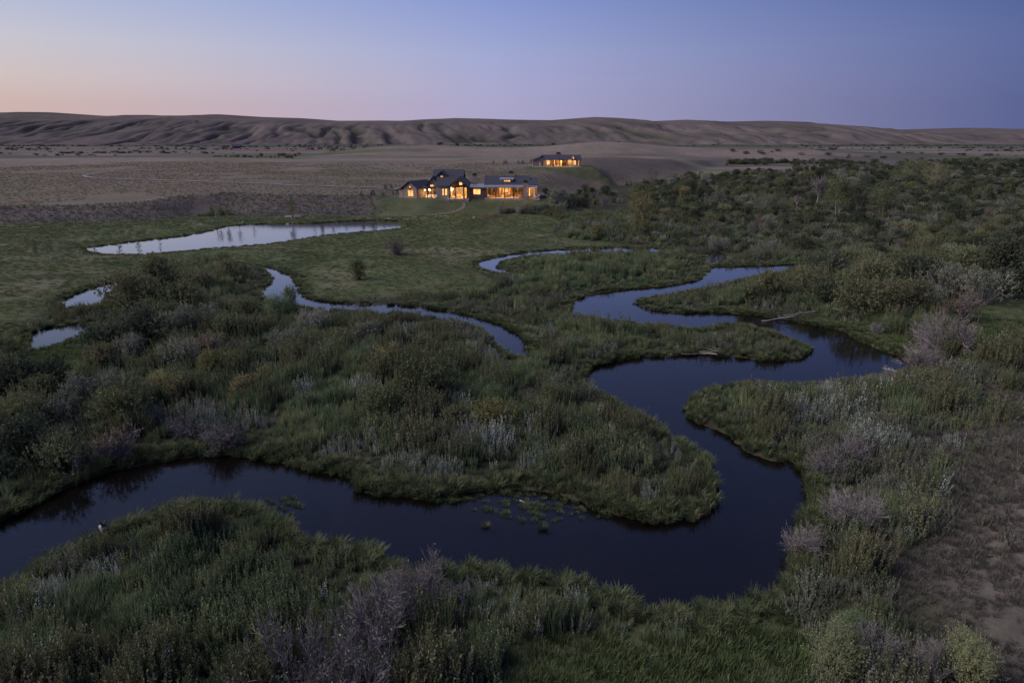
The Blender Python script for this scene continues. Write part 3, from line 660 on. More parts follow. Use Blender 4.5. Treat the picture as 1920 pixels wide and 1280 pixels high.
# ------------------------------------------------------------------ ground cover
def in_view(x, y, z, m=400):
    px, py = proj(x, y, z); return (px > -m) & (px < 1920 + m) & (py < 1280 + m * 1.3)
def sample(dens, y0, y1):
    """random points over the visible wedge at dens per square metre"""
    w = 0.80 * y1 + 14; n = int(dens * 2 * w * (y1 - y0))
    x = rng.uniform(-w, w, n); y = rng.uniform(y0, y1, n); k = np.abs(x) < 0.80 * y + 14
    x, y = x[k], y[k]; z, sd, bs, dd, bd = height(x, y, True); k = in_view(x, y, z)
    return x[k], y[k], z[k], sd[k], bs[k], dd[k], bd[k]
OPEN = ('meadow', 'grass_right', 'grass_point', 'grass_near', 'grass_left')
pts = {k: [] for k in ('shoots', 'tall', 'silver', 'sage', 'sedge', 'reed', 'grass', 'dry', 'mtuft')}
for y0, y1, dn, sc_ in ((12, 48, 6.0, 1.0), (48, 80, 3.6, 1.1), (80, 130, 1.9, 1.25), (130, 200, 0.85, 1.5), (200, 330, 0.28, 2.1)):
    x, y, z, sd, bs, dd, bd = sample(dn, y0, y1)
    op = np.full(len(x), -99.0)
    for k in OPEN: op = np.maximum(op, zone(x, y, k))
    isl = zone(x, y, 'island')
    n1 = fbm(x / 7, y / 7, 70, 3); n2 = fbm(x / 16, y / 16, 71, 3); n3 = fbm(x / 11, y / 11, 72, 3); u = rng.uniform(0, 1, len(x)); u2 = rng.uniform(0, 1, len(x))
    px, py = proj(x, y, z)
    land = (sd > 0.02) & (bs < -1) & ((y < 200) | ((px > 1180) & (zone(x, y, 'clear_far') < 0) & (rng.uniform(0, 1, len(x)) < .35))) & ((px < 1230) | (py > 440) | (rng.uniform(0, 1, len(x)) < .45))
    grassy = land & (op > (n1 - .5) * 5) & (dd < 0)
    dry = land & (dd > (n1 - .45) * 13 + (u - .5) * 3)
    brush = land & ~grassy & ~dry
    edge = brush & (sd < .4 + 1.6 * n1)
    pts['sedge'].append((x, y, z, edge & (u < .9), sc_ * (0.7 + .4 * u2)))
    inn = brush & ~edge
    cd, ca, cb = cells(x, y, 2.7, 201); cd2, ca2, cb2 = cells(x, y, 6.5, 211)
    rightband = smooth((px - 1380) / 200) * smooth((py - 640) / 150)          # sage and silver brush on the right bank
    silz = np.maximum(smooth(1 - np.hypot((px - 850) / 330, (py - 850) / 75)), smooth(1 - np.hypot((px - 960) / 200, (py - 1125) / 90))) + .5 * smooth(1 - np.hypot((px - 120) / 160, (py - 1120) / 110))
    psil = (0.05 + 0.16 * (ca2 > .72) + 0.75 * smooth(silz * 1.6) + 0.22 * rightband) * (isl < 0)
    psage = (0.35 * rightband + 0.22 * (ca2 < .22) + .5 * smooth((py - 380) / 30) * smooth((500 - py) / 40) * smooth((px - 1200) / 200)) * (isl < 0)
    sp = np.where(u2 < .75, ca, u)                                               # mostly one kind to a clump
    s_sil = inn & (sp < psil * .8); s_sag = inn & ~s_sil & (sp < psil * .8 + psage); rest = inn & ~s_sil & ~s_sag
    s_reed = rest & ((isl > -1) | (cb2 < .30)) & (u2 < .8)
    s_tall = rest & ~s_reed & (cb > .66)
    s_sho = rest & ~s_reed & ~s_tall & (u2 < .95)
    dome = 1 - np.clip(cd / .75, 0, 1) ** 2
    hv = (0.40 + .85 * dome) * (.68 + .6 * cb) * (0.8 + .4 * n2) + .10 * u2
    near_w = np.where(y < 70, 0.5 + .5 * smooth((sd - 1.0) / 4), 0.38 + .62 * smooth((sd - 1.5) / 7))
    pts['silver'].append((x, y, z, s_sil, sc_ * hv * near_w)); pts['sage'].append((x, y, z, s_sag, sc_ * hv))
    pts['reed'].append((x, y, z, s_reed, sc_ * hv * near_w)); pts['tall'].append((x, y, z, s_tall, sc_ * hv * near_w)); pts['shoots'].append((x, y, z, s_sho, sc_ * hv * near_w))
    gl_ = grassy & (u < .9) & (y0 < 80); lush = zone(x, y, 'meadow') < 0
    pts['grass'].append((x, y, z, gl_, sc_ * (0.55 + .5 * n1) * np.where(lush, 1.3, .75)))
    pts['sedge'].append((x, y, z, grassy & (sd < 1.6) & (u < .7), sc_ * (.7 + .3 * u2)))
    pts['dry'].append((x, y, z, dry & (u < .8) & (n1 > .2), sc_ * (.6 + .6 * u2)))
    pts['sage'].append((x, y, z, dry & (u > .90) & (n1 > .46), sc_ * (.35 + .45 * u2)))
    bars = (sd < 0.15) & (bd > -.6) & (z > -.14)
    pts['grass'].append((x, y, np.maximum(z, -.02), bars & (u < .9) & (n1 > .36), sc_ * (.3 + .3 * u2)))
x, y, z, sd, bs, dd, bd = sample(1.3, 80, 200); op = np.full(len(x), -99.0)
for k in OPEN: op = np.maximum(op, zone(x, y, k))
n1 = fbm(x / 6, y / 6, 73, 3); pts['mtuft'].append((x, y, z, (sd > .05) & (bs < 0) & (op > (n1 - .5) * 8), .45 + .7 * n1))
for _, WP in WATERS:                                                     # tussocks right along every water line
    Q = np.roll(WP, -1, 0); Ls = np.linalg.norm(Q - WP, axis=1); n = int(Ls.sum() / .16); i = rng.choice(len(WP), n, p=Ls / Ls.sum()); t_ = rng.uniform(0, 1, n)[:, None]
    e = WP[i] * (1 - t_) + Q[i] * t_ + rng.normal(size=(n, 2)) * .45; z, sd, bs, dd, bd = height(e[:, 0], e[:, 1], True)
    k = (sd > np.where(rng.uniform(0, 1, n) < .15, -.3, -.06)) & (sd < .8) & in_view(e[:, 0], e[:, 1], z) & (dd < 1) & (fbm(e[:, 0] / 3, e[:, 1] / 3, 96, 2) > .40); pts['sedge'].append((e[:, 0], e[:, 1], z, k, (.55 + .45 * rng.uniform(0, 1, n)) * np.interp(e[:, 1], (40, 80), (1.35, 1.0))))
x, y, z, sd, bs, dd, bd = sample(9, 16, 60); n1 = fbm(x / 2.5, y / 2.5, 74, 3); pts['dry'].append((x, y, z, (dd > -1.0) & (n1 > .30), .35 + .6 * n1))
def collect(k):
    X_ = np.concatenate([a[0][a[3]] for a in pts[k]]); Y_ = np.concatenate([a[1][a[3]] for a in pts[k]]); Z_ = np.concatenate([a[2][a[3]] for a in pts[k]]); S_ = np.concatenate([a[4][a[3]] for a in pts[k]])
    return np.stack([X_, Y_, Z_], 1), S_
for k, key, nm, lb in (('shoots', 'shoots', 'willow_shoots', 'dense green leafy shoots covering the river flats'), ('tall', 'tallshoots', 'tall_willow_shoots', 'taller olive shoots standing above the green cover'),
                       ('silver', 'silvershoots', 'silver_brush', 'silvery grey leafed plumes among the green shoots'), ('sage', 'sage', 'sagebrush', 'grey green sagebrush cover'),
                       ('sedge', 'sedge', 'bank_sedge', 'yellow green sedge tussocks drooping along the banks'), ('reed', 'reed', 'reeds', 'upright green reeds on the wet flats'),
                       ('grass', 'grass', 'meadow_grass', 'short green meadow grass'), ('mtuft', 'meadowtuft', 'meadow_tufts', 'fine tufts of grass across the open meadow'), ('dry', 'drytuft', 'dry_grass_tufts', 'tan dry grass tufts on the hillside')):
    P, S_ = collect(k); n = len(P); print(nm, n)
    zf = 1 / np.interp(P[:, 1], (48, 80, 130, 170), (1.0, 1.1, 1.3, 1.7))      # far clumps are wider, not taller
    if k == 'grass': zf = np.where(P[:, 1] > 80, .6, 1.0)
    if k == 'mtuft': zf = 1.0
    if k == 'sedge': zf = zf * np.interp(P[:, 1], (60, 120), (1.0, .5))
    S3 = np.stack([S_, S_, S_ * zf * rng.uniform(.8, 1.25, n)], 1)
    scatter(nm, key, P, rng.uniform(0, 6.28, n), S3, lb, tilt=rng.normal(size=(n, 2)) * .08)
# bench slope: low dark sage dots
n = 44000; x = rng.uniform(-190, 30, n); y = rng.uniform(165, 262, n); z, sd, bs, dd, bd = height(x, y, True); px, py = proj(x, y, z)
k = (bs > .5) & (bs < 18) & (px < 735 - 60 * rng.uniform(0, 1, n)) & (np.abs(px - 378) > 16) & (rng.uniform(0, 1, n) < .8)
scatter('bench_sagebrush', 'sage', np.stack([x, y, z], 1)[k], rng.uniform(0, 6.28, k.sum()), .30 + .35 * rng.uniform(0, 1, k.sum()), 'low grey sage dotting the steep edge of the bench')

n = 46000; x = rng.uniform(-300, 70, n); y = rng.uniform(190, 350, n); z, sd, bs, dd, bd = height(x, y, True); px, py = proj(x, y, z)
k = (bs > 8) & (px > -200) & (fbm(x / 30, y / 18, 76, 3) > .40) & ~((np.abs(x + 12) < 27) & (np.abs(y - 215) < 16)) & ~((np.abs(x - 20) < 16) & (np.abs(y - 322) < 13))
scatter('bench_grass', 'paletuft', np.stack([x, y, z], 1)[k], rng.uniform(0, 6.28, k.sum()), .45 + .6 * rng.uniform(0, 1, k.sum()), 'dry bunch grass dotting the bench')

# ================================================================== shrubs (each one a thing)
def place(px, py):
    x, y, z = hit(px, py); return x, y, z
SHRUB = {}
def shrub_proto(key, seeds, leafmat, stemmat, dead=False, **kw):
    L = []
    for sd_ in seeds:
        if dead:
            V, F, tips = twiggy_geo(sd_, **kw); L.append((np_mesh('twigs', V, F, [stemmat]), None))
        else:
            (LV, LF, lv), (SV, SF) = bush_geo(sd_, **kw)
            L.append((np_mesh('foliage', LV, LF, [leafmat], lv), np_mesh('stems', SV, SF, [stemmat])))
    SHRUB[key] = L
shrub_proto('olive', range(300, 305), M['olive'], M['stem'], n_leaf=3800, ll=.075, lw=.024)
shrub_proto('dark', range(310, 314), M['darkleaf'], M['stem'], n_leaf=3000, ll=.085, lw=.03)
shrub_proto('grey', range(320, 324), M['grey'], M['twig'], n_leaf=3600, ll=.07, lw=.022)
shrub_proto('lime', range(330, 333), M['lime'], M['stem'], n_leaf=3800, ll=.075, lw=.022)
shrub_proto('russet', range(340, 343), M['russet'], M['twig'], n_leaf=1300, n_stem=90, ll=.08, lw=.022)
shrub_proto('leafy', range(350, 352), M['shoot'], M['stem'], n_leaf=11000, ll=.04, lw=.014, lobes=11)
# dead brush keeps a few leaves on some plants
def dead_proto(key, seeds, **kw):
    L = []
    for sd_ in seeds:
        V, F, tips = twiggy_geo(sd_, **kw); r = np.random.default_rng(sd_); k = r.uniform(0, 1, len(tips)) < .35
        D = unit(r.normal(size=(k.sum(), 3)) + np.array([0, 0, .5])); LV, LF = leaf_quads(tips[k], D, .06 * r.uniform(.6, 1.2, k.sum()), .016, r)
        L.append((np_mesh('leaves', LV, LF, [M['grey']], r.uniform(0, 1, len(LF))), np_mesh('twigs', V, F, [M['twig']])))
    SHRUB[key] = L
dead_proto('dead', range(360, 365))
KNAME = {'olive': ('willow_shrub', 'shrub'), 'dark': ('brush_shrub', 'shrub'), 'grey': ('grey_willow_shrub', 'shrub'), 'lime': ('yellow_willow_shrub', 'shrub'), 'russet': ('russet_shrub', 'shrub'), 'leafy': ('leafy_shrub', 'shrub'), 'dead': ('dead_shrub', 'dead shrub')}
cnt = [0]
def shrub(kind, x, y, z, w, hgt, label, group=None):
    cnt[0] += 1; L = SHRUB[kind]; fo, st = L[cnt[0] * 7 % len(L)]
    nm, cat = KNAME[kind]; o = empty(nm, (x, y, z - .05), random.uniform(0, 6.28)); o.scale = (w / 2.15, w / 2.15 * random.uniform(.85, 1.1), hgt * .76)
    if st: link(st.name.split('.')[0], st, o)
    link(fo.name.split('.')[0], fo, o)
    tag(o, label, cat, group); return o
LAND = [((110, 625), 'beside the small left pool'), ((170, 555), 'beside the reedy pool'), ((300, 520), 'below the near end of the pond'), ((500, 530), 'beside the upper bend of the narrow stream'), ((60, 760), 'in the dense brush left of the flat'), ((60, 880), 'above the left end of the near river'),
        ((230, 860), 'close to the near river bank'), ((420, 840), 'on the near river bank where it curves'), ((300, 740), 'near the middle of the brushy flat'), ((400, 690), 'in the cluster of yellowish bushes'), ((360, 640), 'north of the yellowish cluster'), ((560, 650), 'near the narrow stream'), ((700, 650), 'below the middle of the narrow stream'),
        ((780, 760), 'in the middle of the river peninsula'), ((930, 800), 'at the river side of the peninsula'), ((1450, 550), 'on the spit between the two river arms'), ((1580, 560), 'behind the fallen log'), ((1690, 585), 'behind the grassy point'), ((1840, 560), 'at the edge of the green clearing'), ((1720, 530), 'on the rise behind the grassy point'),
        ((1060, 375), 'just below the lodge'), ((1140, 372), 'beside the clearing below the lodge'), ((1205, 425), 'around the lone cottonwood'), ((1270, 345), 'at the foot of the bench'), ((1340, 400), 'beyond the small spring pool'), ((1400, 350), 'below the pale clearing'), ((1500, 360), 'around the tall dead tree'), ((1570, 400), 'around the pale trunked cottonwoods'), ((1660, 400), 'around the drooping cottonwood'),
        ((1730, 345), 'around the distant cottonwood pair'), ((1850, 340), 'past the distant cottonwood pair'), ((1800, 410), 'on the sage flat past the cottonwoods'), ((1900, 460), 'at the outer edge of the sage flat'), ((1560, 450), 'by the red soil patches'), ((1430, 445), 'between the spring pool and the red soil'), ((1700, 470), 'on the open sage flat'), ((1340, 303), 'below the knolls left of the far brush line'), ((1480, 305), 'in the middle of the far brush line'), ((1650, 308), 'where the far brush line meets the thicket'), ((1830, 305), 'at the far end of the distant brush line'), ((1960, 400), 'at the outer end of the thicket'), ((1960, 320), 'at the outer end of the far thicket')]
KADJ = {'olive': 'olive', 'dark': 'dark green', 'grey': 'grey green', 'lime': 'yellowish', 'russet': 'reddish brown', 'leafy': 'bright green', 'dead': 'leafless grey'}
def autolabel(kd, px, py, w, small, big):
    wh = min(LAND, key=lambda q: (q[0][0] - px) ** 2 + ((q[0][1] - py) * (2.5 if py < 480 else 1.2)) ** 2)[1]; sz = 'small ' if w < small else 'large ' if w > big else ''
    return '%s%s bush %s' % (sz, KADJ[kd], wh)
# plants that stand out one by one: (kind, px, py of the foot, width in px, height / width, label, group)
LEFT = 'brush on the flat left of the streams'
singles = [
 ('russet', 742, 478, 52, .55, 'round russet bush alone in the meadow below the pond', None),
 ('olive', 672, 524, 44, .8, 'round grey brown bush alone in the meadow above the narrow stream', None),
 ('russet', 1131, 387, 26, .75, 'small pinkish brown bush in the clearing below the lodge', None),
 ('olive', 548, 590, 30, 1.7, 'upright leafy bush at the near edge of the narrow stream', None),
 ('leafy', 525, 600, 60, .75, 'dark green bush beside the upright bush on the stream edge', None),
 ('dead', 548, 1310, 190, .95, 'large grey purple leafless bush at the front of the near bank', 'large leafless bushes on the near bank'),
 ('dead', 665, 1315, 190, .9, 'large grey purple leafless bush at the front of the near bank', 'large leafless bushes on the near bank'),
 ('dead', 705, 1215, 170, .85, 'tangled grey leafless bush above the two large ones on the near bank', 'tangled leafless bushes on the near bank'),
 ('dead', 745, 1160, 140, .8, 'tangled grey leafless bush above the two large ones on the near bank', 'tangled leafless bushes on the near bank'),
 ('dead', 800, 1135, 130, .75, 'spiky leafless bush at the water edge of the near bank', None),
 ('dead', 1545, 885, 75, .75, 'purple leafless bush where the right bank meets the bend', 'leafless bushes along the right bank'),
 ('dead', 1592, 865, 70, .85, 'bare forked bush behind the purple leafless bush on the right bank', None),
 ('dead', 1600, 985, 115, .65, 'wide purple leafless bush among sage on the right bank', None),
 ('dead', 1512, 1035, 85, .7, 'grey leafless bush leaning over the water at the right bank', None),
 ('dead', 1640, 1235, 95, .8, 'grey leafless bush low on the right bank beside yellowish leaves', None),
 ('dead', 1738, 1270, 70, 1.4, 'tall narrow grey leafless bush beside the leafy green bush', None),
 ('leafy', 1808, 1290, 130, .8, 'bright leafy green bush at the foot of the dry hillside', None),
 ('leafy', 1585, 1190, 70, .7, 'small pale green bush on the right bank', None),
 ('leafy', 1560, 1270, 150, .6, 'broad dark green bush at the bottom of the right bank', None),
 ('dead', 1768, 665, 105, .85, 'grey purple twiggy bush above the wide pool', None),
 ('russet', 1790, 600, 105, .5, 'wide brown dome shaped bush at the edge of the green clearing', None),
 ('dead', 1732, 694, 75, .8, 'leafless bush at the right end of the wide pool', None),
 ('dead', 1655, 745, 75, .75, 'reddish leafless bush on the point facing the wide pool', None),
 ('dead', 1640, 625, 28, .9, 'small bleached dead bush on the grassy point', None),
 ('leafy', 1675, 625, 50, .6, 'low green bush on the grassy point', None),
 ('dead', 1080, 605, 20, .9, 'small purple dead bush between the stream and the pool', None),
 ('russet', 640, 0, 0, 0, '', None)]
singles.pop()
for q, (kd, px, py, w) in enumerate([('olive', 300, 552, 110), ('olive', 255, 590, 120), ('dark', 255, 655, 120), ('dark', 205, 665, 90), ('olive', 375, 550, 66), ('olive', 430, 522, 56), ('olive', 345, 585, 90),
     ('russet', 235, 545, 60), ('grey', 325, 630, 70), ('grey', 370, 620, 80), ('olive', 430, 640, 80), ('russet', 395, 668, 70), ('russet', 440, 672, 60), ('grey', 540, 665, 80), ('grey', 345, 690, 85), ('lime', 392, 710, 80), ('lime', 445, 705, 70),
     ('lime', 300, 735, 60), ('lime', 345, 750, 70), ('lime', 470, 748, 75), ('lime', 505, 720, 55), ('grey', 170, 755, 85), ('olive', 245, 795, 130), ('dead', 215, 735, 70), ('dead', 352, 815, 75), ('dead', 420, 835, 95), ('russet', 225, 860, 95), ('dead', 285, 800, 80),
     ('dark', 45, 870, 140), ('dark', 25, 750, 120), ('olive', 85, 760, 90), ('dark', 110, 735, 100), ('olive', 12, 715, 80), ('grey', 120, 790, 80), ('olive', 60, 800, 100), ('olive', 200, 695, 80), ('grey', 260, 670, 70), ('olive', 480, 690, 50),
     ('olive', 795, 745, 130), ('olive', 718, 790, 105), ('olive', 850, 805, 70), ('lime', 930, 805, 90), ('olive', 630, 660, 70), ('grey', 690, 640, 60), ('lime', 730, 690, 70), ('grey', 590, 625, 70), ('olive', 465, 600, 60), ('olive', 300, 620, 90), ('dark', 10, 905, 90), ('olive', 120, 880, 110)]):
    lb = {'olive': 'olive green willow bush on the brushy flat left of the streams', 'dark': 'dark broad bush at the shaded left edge of the flat', 'grey': 'grey green rounded bush on the brushy flat left of the streams', 'russet': 'reddish brown twiggy bush on the brushy flat left of the streams',
          'lime': 'yellowish leaved bush on the brushy flat left of the streams', 'dead': 'grey leafless bush on the brushy flat left of the streams'}[kd]
    singles.append((kd, px, py, w, .62, autolabel(kd, px, py, w, 70, 100), autolabel(kd, px, py, w, 70, 100)))
for kd, px, py, w in [('olive', 1440, 560, 80), ('olive', 1512, 556, 84), ('dark', 1545, 575, 75), ('olive', 1610, 590, 110), ('olive', 1695, 590, 105), ('olive', 1655, 598, 60), ('russet', 1670, 600, 50), ('grey', 1840, 570, 100), ('grey', 1765, 555, 90), ('dark', 1890, 560, 90), ('olive', 1580, 560, 80), ('dark', 1720, 545, 100), ('olive', 1640, 540, 90), ('dark', 1560, 530, 90), ('olive', 1400, 565, 60), ('grey', 1740, 570, 60), ('dark', 1860, 520, 110), ('olive', 1800, 520, 90)]:
    singles.append((kd, px, py, w, .62, autolabel(kd, px, py, w, 70, 100), autolabel(kd, px, py, w, 70, 100)))
for q in range(16): singles.append(('grey', 938 + q * 8.2 + random.uniform(-3, 3), 401 - q * .5 + random.uniform(-3, 3), random.uniform(16, 26), .6, 'silvery bush in the band on the slope below the lodge', 'silvery bushes below the lodge'))
for kd, px, py, w, l_ in [('olive', 1010, 560, 40, 'olive bush by the pool inlet'), ('grey', 1345, 470, 40, 'x'), ('russet', 1082, 435, 26, 'x'), ('lime', 1115, 448, 40, 'x'), ('grey', 1050, 385, 50, 'x')]:
    if l_ == 'x': l_ = {'grey': 'silvery bush at the meadow edge below the lodge', 'russet': 'purplish bush at the meadow edge below the lodge', 'lime': 'yellowish bush at the meadow edge below the lodge'}[kd]
    singles.append((kd, px, py, w, .6, l_, None if kd == 'olive' else kd + ' bushes at the meadow edge'))
for kd, px, py, w, hr, lb, gr in singles:
    x, y, z = hit(px, py); dep = math.hypot(y, 22) ; wm = w / FPX * (y * CT + (CAM_H - z) * ST)
    shrub(kd, x, y, z, wm * 1.1, wm * hr * 1.15, lb, gr)
# the willow thickets on the right and below the lodge
FIELD = [('olive', .30), ('dark', .46), ('grey', .16), ('lime', .03), ('russet', .05)]
AREAS = [('thicket', [(1040, 372), (1100, 357), (1160, 362), (1170, 385), (1050, 392), (1010, 384)], 34, (2.5, 4.5), 'the thicket beside the lodge'),
         ('upper', [(1210, 340), (1340, 330), (1500, 318), (1760, 306), (2050, 300), (2050, 420), (1700, 420), (1450, 400), (1330, 390), (1220, 372)], 160, (3.8, 7.5), 'the willow thicket beyond the river'),
         ('lower', [(1220, 375), (1330, 392), (1450, 404), (1700, 424), (2050, 424), (2050, 540), (1800, 545), (1560, 520), (1480, 470), (1380, 440), (1200, 420)], 115, (2.6, 5.2), 'the sage flat beyond the river'),
         ('far', [(1290, 300), (1420, 296), (1650, 306), (1900, 300), (1900, 310), (1560, 316), (1420, 312), (1300, 308)], 75, (4, 9), 'the distant brush line at the foot of the knolls')]
placed = []
for key, poly, cntn, wr, where in AREAS:
    P = np.array([at(a, b, .8) for a, b in poly]); lo, hi = P.min(0), P.max(0); got = 0; tries = 0
    while got < cntn and tries < 6000:
        tries += 1; x = random.uniform(lo[0], hi[0]); y = random.uniform(lo[1], hi[1])
        if key == 'upper' and random.random() < (y - lo[1]) / (hi[1] - lo[1]) * .75: continue
        if sdf(np.array([x]), np.array([y]), P)[0] < 0: continue
        w = random.uniform(*wr)
        if any((x - a) ** 2 + (y - b) ** 2 < ((w + c_) * .31) ** 2 for a, b, c_ in placed): continue
        zz, s1, b1, _, _ = height(np.array([x]), np.array([y]), True)
        if s1[0] < w * .6 or b1[0] > (5 if key == 'thicket' else 0) or sdf(np.array([x]), np.array([y]), ZP['clear_far'])[0] > 0: continue
        placed.append((x, y, w)); got += 1; u = random.random(); acc = 0
        for kd, pr in FIELD:
            acc += pr
            if u < acc: break
        qx, qy = proj(x, y, float(zz[0])); lb = autolabel(kd, qx, qy, w, wr[0] + (wr[1] - wr[0]) * .33, wr[0] + (wr[1] - wr[0]) * .67)
        shrub(kd, x, y, float(zz[0]), w, w * (random.uniform(.55, .78) if key != 'far' else random.uniform(.28, .4)), lb, lb)
# the rest of the brush beyond, too many to count
n = 66000; x = rng.uniform(-40, 760, n); y = rng.uniform(135, 800, n); z, sd, bs, dd, bd = height(x, y, True); px, py = proj(x, y, z); nn = .6 * fbm(x / 75, y / 15, 80, 3) + .4 * fbm(x / 22, y / 14, 82, 3)
k = (sd > 3) & (bs < -6) & (px > 1190) & (px < 2300) & (py < 540) & (y < 470 + 160 * fbm(x / 90, y * 0, 86, 2)) & (nn > .42 + .10 * smooth((y - 300) / 150)) & (fbm(x / 9, y / 9, 81, 2) > .36) & (sdf(x, y, ZP['clear_far']) < 0) & (zone(x, y, 'grass_right') < 0) & (zone(x, y, 'meadow') < 0) & (rng.uniform(0, 1, n) < .8)
s_ = rng.uniform(.7, 1.7, k.sum()) * np.interp(y[k], (150, 600), (.9, 1.7)); scatter('far_brush', 'farbrush', np.stack([x, y, z], 1)[k], rng.uniform(0, 6.28, k.sum()), np.stack([s_, s_, s_ * rng.uniform(.8, 1.2, k.sum())], 1), 'low mixed brush filling the flats beyond the river')

n = 9000; x = rng.uniform(-1300, 1400, n); y = rng.uniform(640, 1800, n); z = height(x, y); nn = fbm(x / 260, y / 45, 85, 3); k = (nn > .60) & (rng.uniform(0, 1, n) < .7)
s_ = rng.uniform(1.2, 3.2, k.sum()); scatter('valley_scrub', 'farbrush', np.stack([x, y, z], 1)[k], rng.uniform(0, 6.28, k.sum()), np.stack([s_ * 1.5, s_ * 1.5, s_ * .7], 1), 'dark scrub strips far out on the valley floor')
# ================================================================== trees
def limb_tube(mb, a, b, r0, r1, n=6, bend=.06):
    a = Vector(a); b = Vector(b); m = (a + b) / 2 + Vector((random.uniform(-1, 1), random.uniform(-1, 1), random.uniform(-.3, .6))) * (b - a).length * bend
    mb.tube([a, m, b], [r0, (r0 + r1) / 2, r1], n)
def tree_mesh(seed, h, rw, trunk_h, leafmat, barkmat, n_leaf, ll, lw, n_limb=9, r0=None, droop=.0, lean=0.0, lobes=None, trunks=1):
    random.seed(seed); r = np.random.default_rng(seed); mb = MB(); r0 = r0 or h * .022; tips = []
    for k in range(trunks):
        a = 6.28 * k / trunks + .5; off = Vector((math.cos(a), math.sin(a), 0)) * (0 if trunks == 1 else rw * .12); ln = Vector((math.cos(a), math.sin(a), 0)) * (lean * h if trunks == 1 else rw * .35)
        top = off + ln + Vector((0, 0, h * .86)); mid = off + ln * .4 + Vector((0, 0, h * .45))
        mb.tube([off + Vector((0, 0, -.3)), off + Vector((0, 0, .25)), mid, top], [r0 * 1.5, r0, r0 * .65, r0 * .15], 8)
        for i in range(n_limb):
            t_ = trunk_h / h + (0.9 - trunk_h / h) * (i + .5) / n_limb; p = (off.lerp(mid, t_ / .45) if t_ < .45 else mid.lerp(top, (t_ - .45) / .41)); p.z = h * t_ * .95
            a2 = i * 2.4 + random.uniform(-.4, .4); L_ = rw * (1.05 - .55 * abs(t_ - .5)) * random.uniform(.6, 1.0)
            q = p + Vector((math.cos(a2) * L_, math.sin(a2) * L_, L_ * random.uniform(.25, .7))); limb_tube(mb, p, q, r0 * .38, r0 * .08, 5)
            tips.append((np.array(q), L_ * .62)); tips.append((np.array(p.lerp(q, .55)), L_ * .5))
            q2 = p.lerp(q, .6) + Vector((random.uniform(-.5, .5), random.uniform(-.5, .5), random.uniform(.1, .6))) * L_ * .8; limb_tube(mb, p.lerp(q, .6), q2, r0 * .16, r0 * .05, 4); tips.append((np.array(q2), L_ * .42))
        tips.append((np.array(top), rw * .4))
    C = np.array([t_[0] for t_ in tips]); R = np.array([t_[1] for t_ in tips]); ns = n_leaf // 8; ci = r.integers(0, len(C), ns)
    S = C[ci] + unit(r.normal(size=(ns, 3))) * (R[ci] * r.uniform(.1, 1, ns) ** .6)[:, None]; S[:, 2] = np.maximum(S[:, 2], trunk_h * .6)
    si = np.repeat(np.arange(ns), 8); P = S[si] + r.normal(size=(len(si), 3)) * (ll * 1.3); P[:, 2] -= droop * r.uniform(0, 1, len(si))
    D = unit(r.normal(size=(len(si), 3)) + np.array([0, 0, .2 - droop])); LV, LF = leaf_quads(P, D, ll * r.uniform(.7, 1.3, len(si)), lw, r, unit(S[si] - np.array([0, 0, h * .5])) + unit(S[si] - C[ci][si]) * .6 + np.array([0, 0, .3]), .4)
    lv = np.repeat(r.uniform(0, 1, ns), 8) * .6 + r.uniform(0, 1, len(LF)) * .4
    return mb.mesh('trunk', barkmat, True), np_mesh('crown', LV, LF, [leafmat], lv)
def tree(name, x, y, z, meshes, label, cat, group=None, s_=1.0):
    o = empty(name, (x, y, z), random.uniform(0, 6.28)); o.scale = (s_ * random.uniform(.9, 1.1),) * 2 + (s_,)
    link('trunk', meshes[0], o)
    if meshes[1]: link('crown', meshes[1], o)
    return tag(o, label, cat, group)
ASP = [tree_mesh(500 + i, 4.5, .62, 1.3, M['olive'] if i % 2 else M['grey'], M['aspenbark'], nl, .12, .045, 9, .06) for i, nl in enumerate((450, 700, 300, 1000))]
for (px, py, hp) in ((51, 481, 42), (69, 485, 36), (91, 487, 38), (97, 480, 34), (112, 491, 44), (127, 482, 34), (152, 496, 34), (180, 486, 34), (227, 486, 38), (263, 483, 32), (302, 474, 28)):
    x, y, z = hit(px, py); sc1 = hp / FPX * (y * CT + (CAM_H - z) * ST) / 4.5 * 1.05
    tree('young_aspen', x, y, z, ASP[int(px * 7) % 4], 'slender young aspen with pale trunk on the near side of the pond', 'tree', 'young aspens on the near side of the pond', sc1)
for (px, py, hp) in ((406, 417, 32), (413, 418, 30), (427, 414, 34), (448, 416, 36), (474, 411, 30), (590, 408, 30), (603, 408, 32), (624, 408, 30), (648, 404, 24), (548, 414, 38)):
    x, y, z = hit(px, py); sc1 = hp / FPX * (y * CT + (CAM_H - z) * ST) / 4.5 * 1.05
    big = px == 548
    tree('young_aspen', x, y, z, ASP[3] if big else ASP[int(px * 5) % 4], 'fuller young aspen beside the white benches by the pond' if big else 'slender young aspen between the pond and the bench slope', 'tree', None if big else 'young aspens behind the pond', sc1 * (1.1 if big else 1))
def px_h(y, z, h): return h / FPX * (y * CT + (CAM_H - z) * ST)
def big_tree(px, py, top, wpx, seed, mat, label, group=None, n_leaf=5200, trunk=.16, **kw):
    x, y, z = hit(px, py); h = px_h(y, z, py - top); w = px_h(y, z, wpx)
    ms = tree_mesh(seed, h, w * .52, h * trunk, mat, M['bark'], n_leaf, h * .024, h * .011, **kw)
    tree('cottonwood_tree', x, y, z, ms, label, 'tree', group)
big_tree(1204, 438, 362, 50, 600, M['cotton'], 'tall open yellow green cottonwood standing clear below the clearing', n_leaf=4200, trunk=.12, n_limb=12)
big_tree(1570, 408, 338, 50, 601, M['olive'], 'tall cottonwood with pale leaning trunks in the thicket', n_leaf=6000, trunk=.3, trunks=3, n_limb=6)
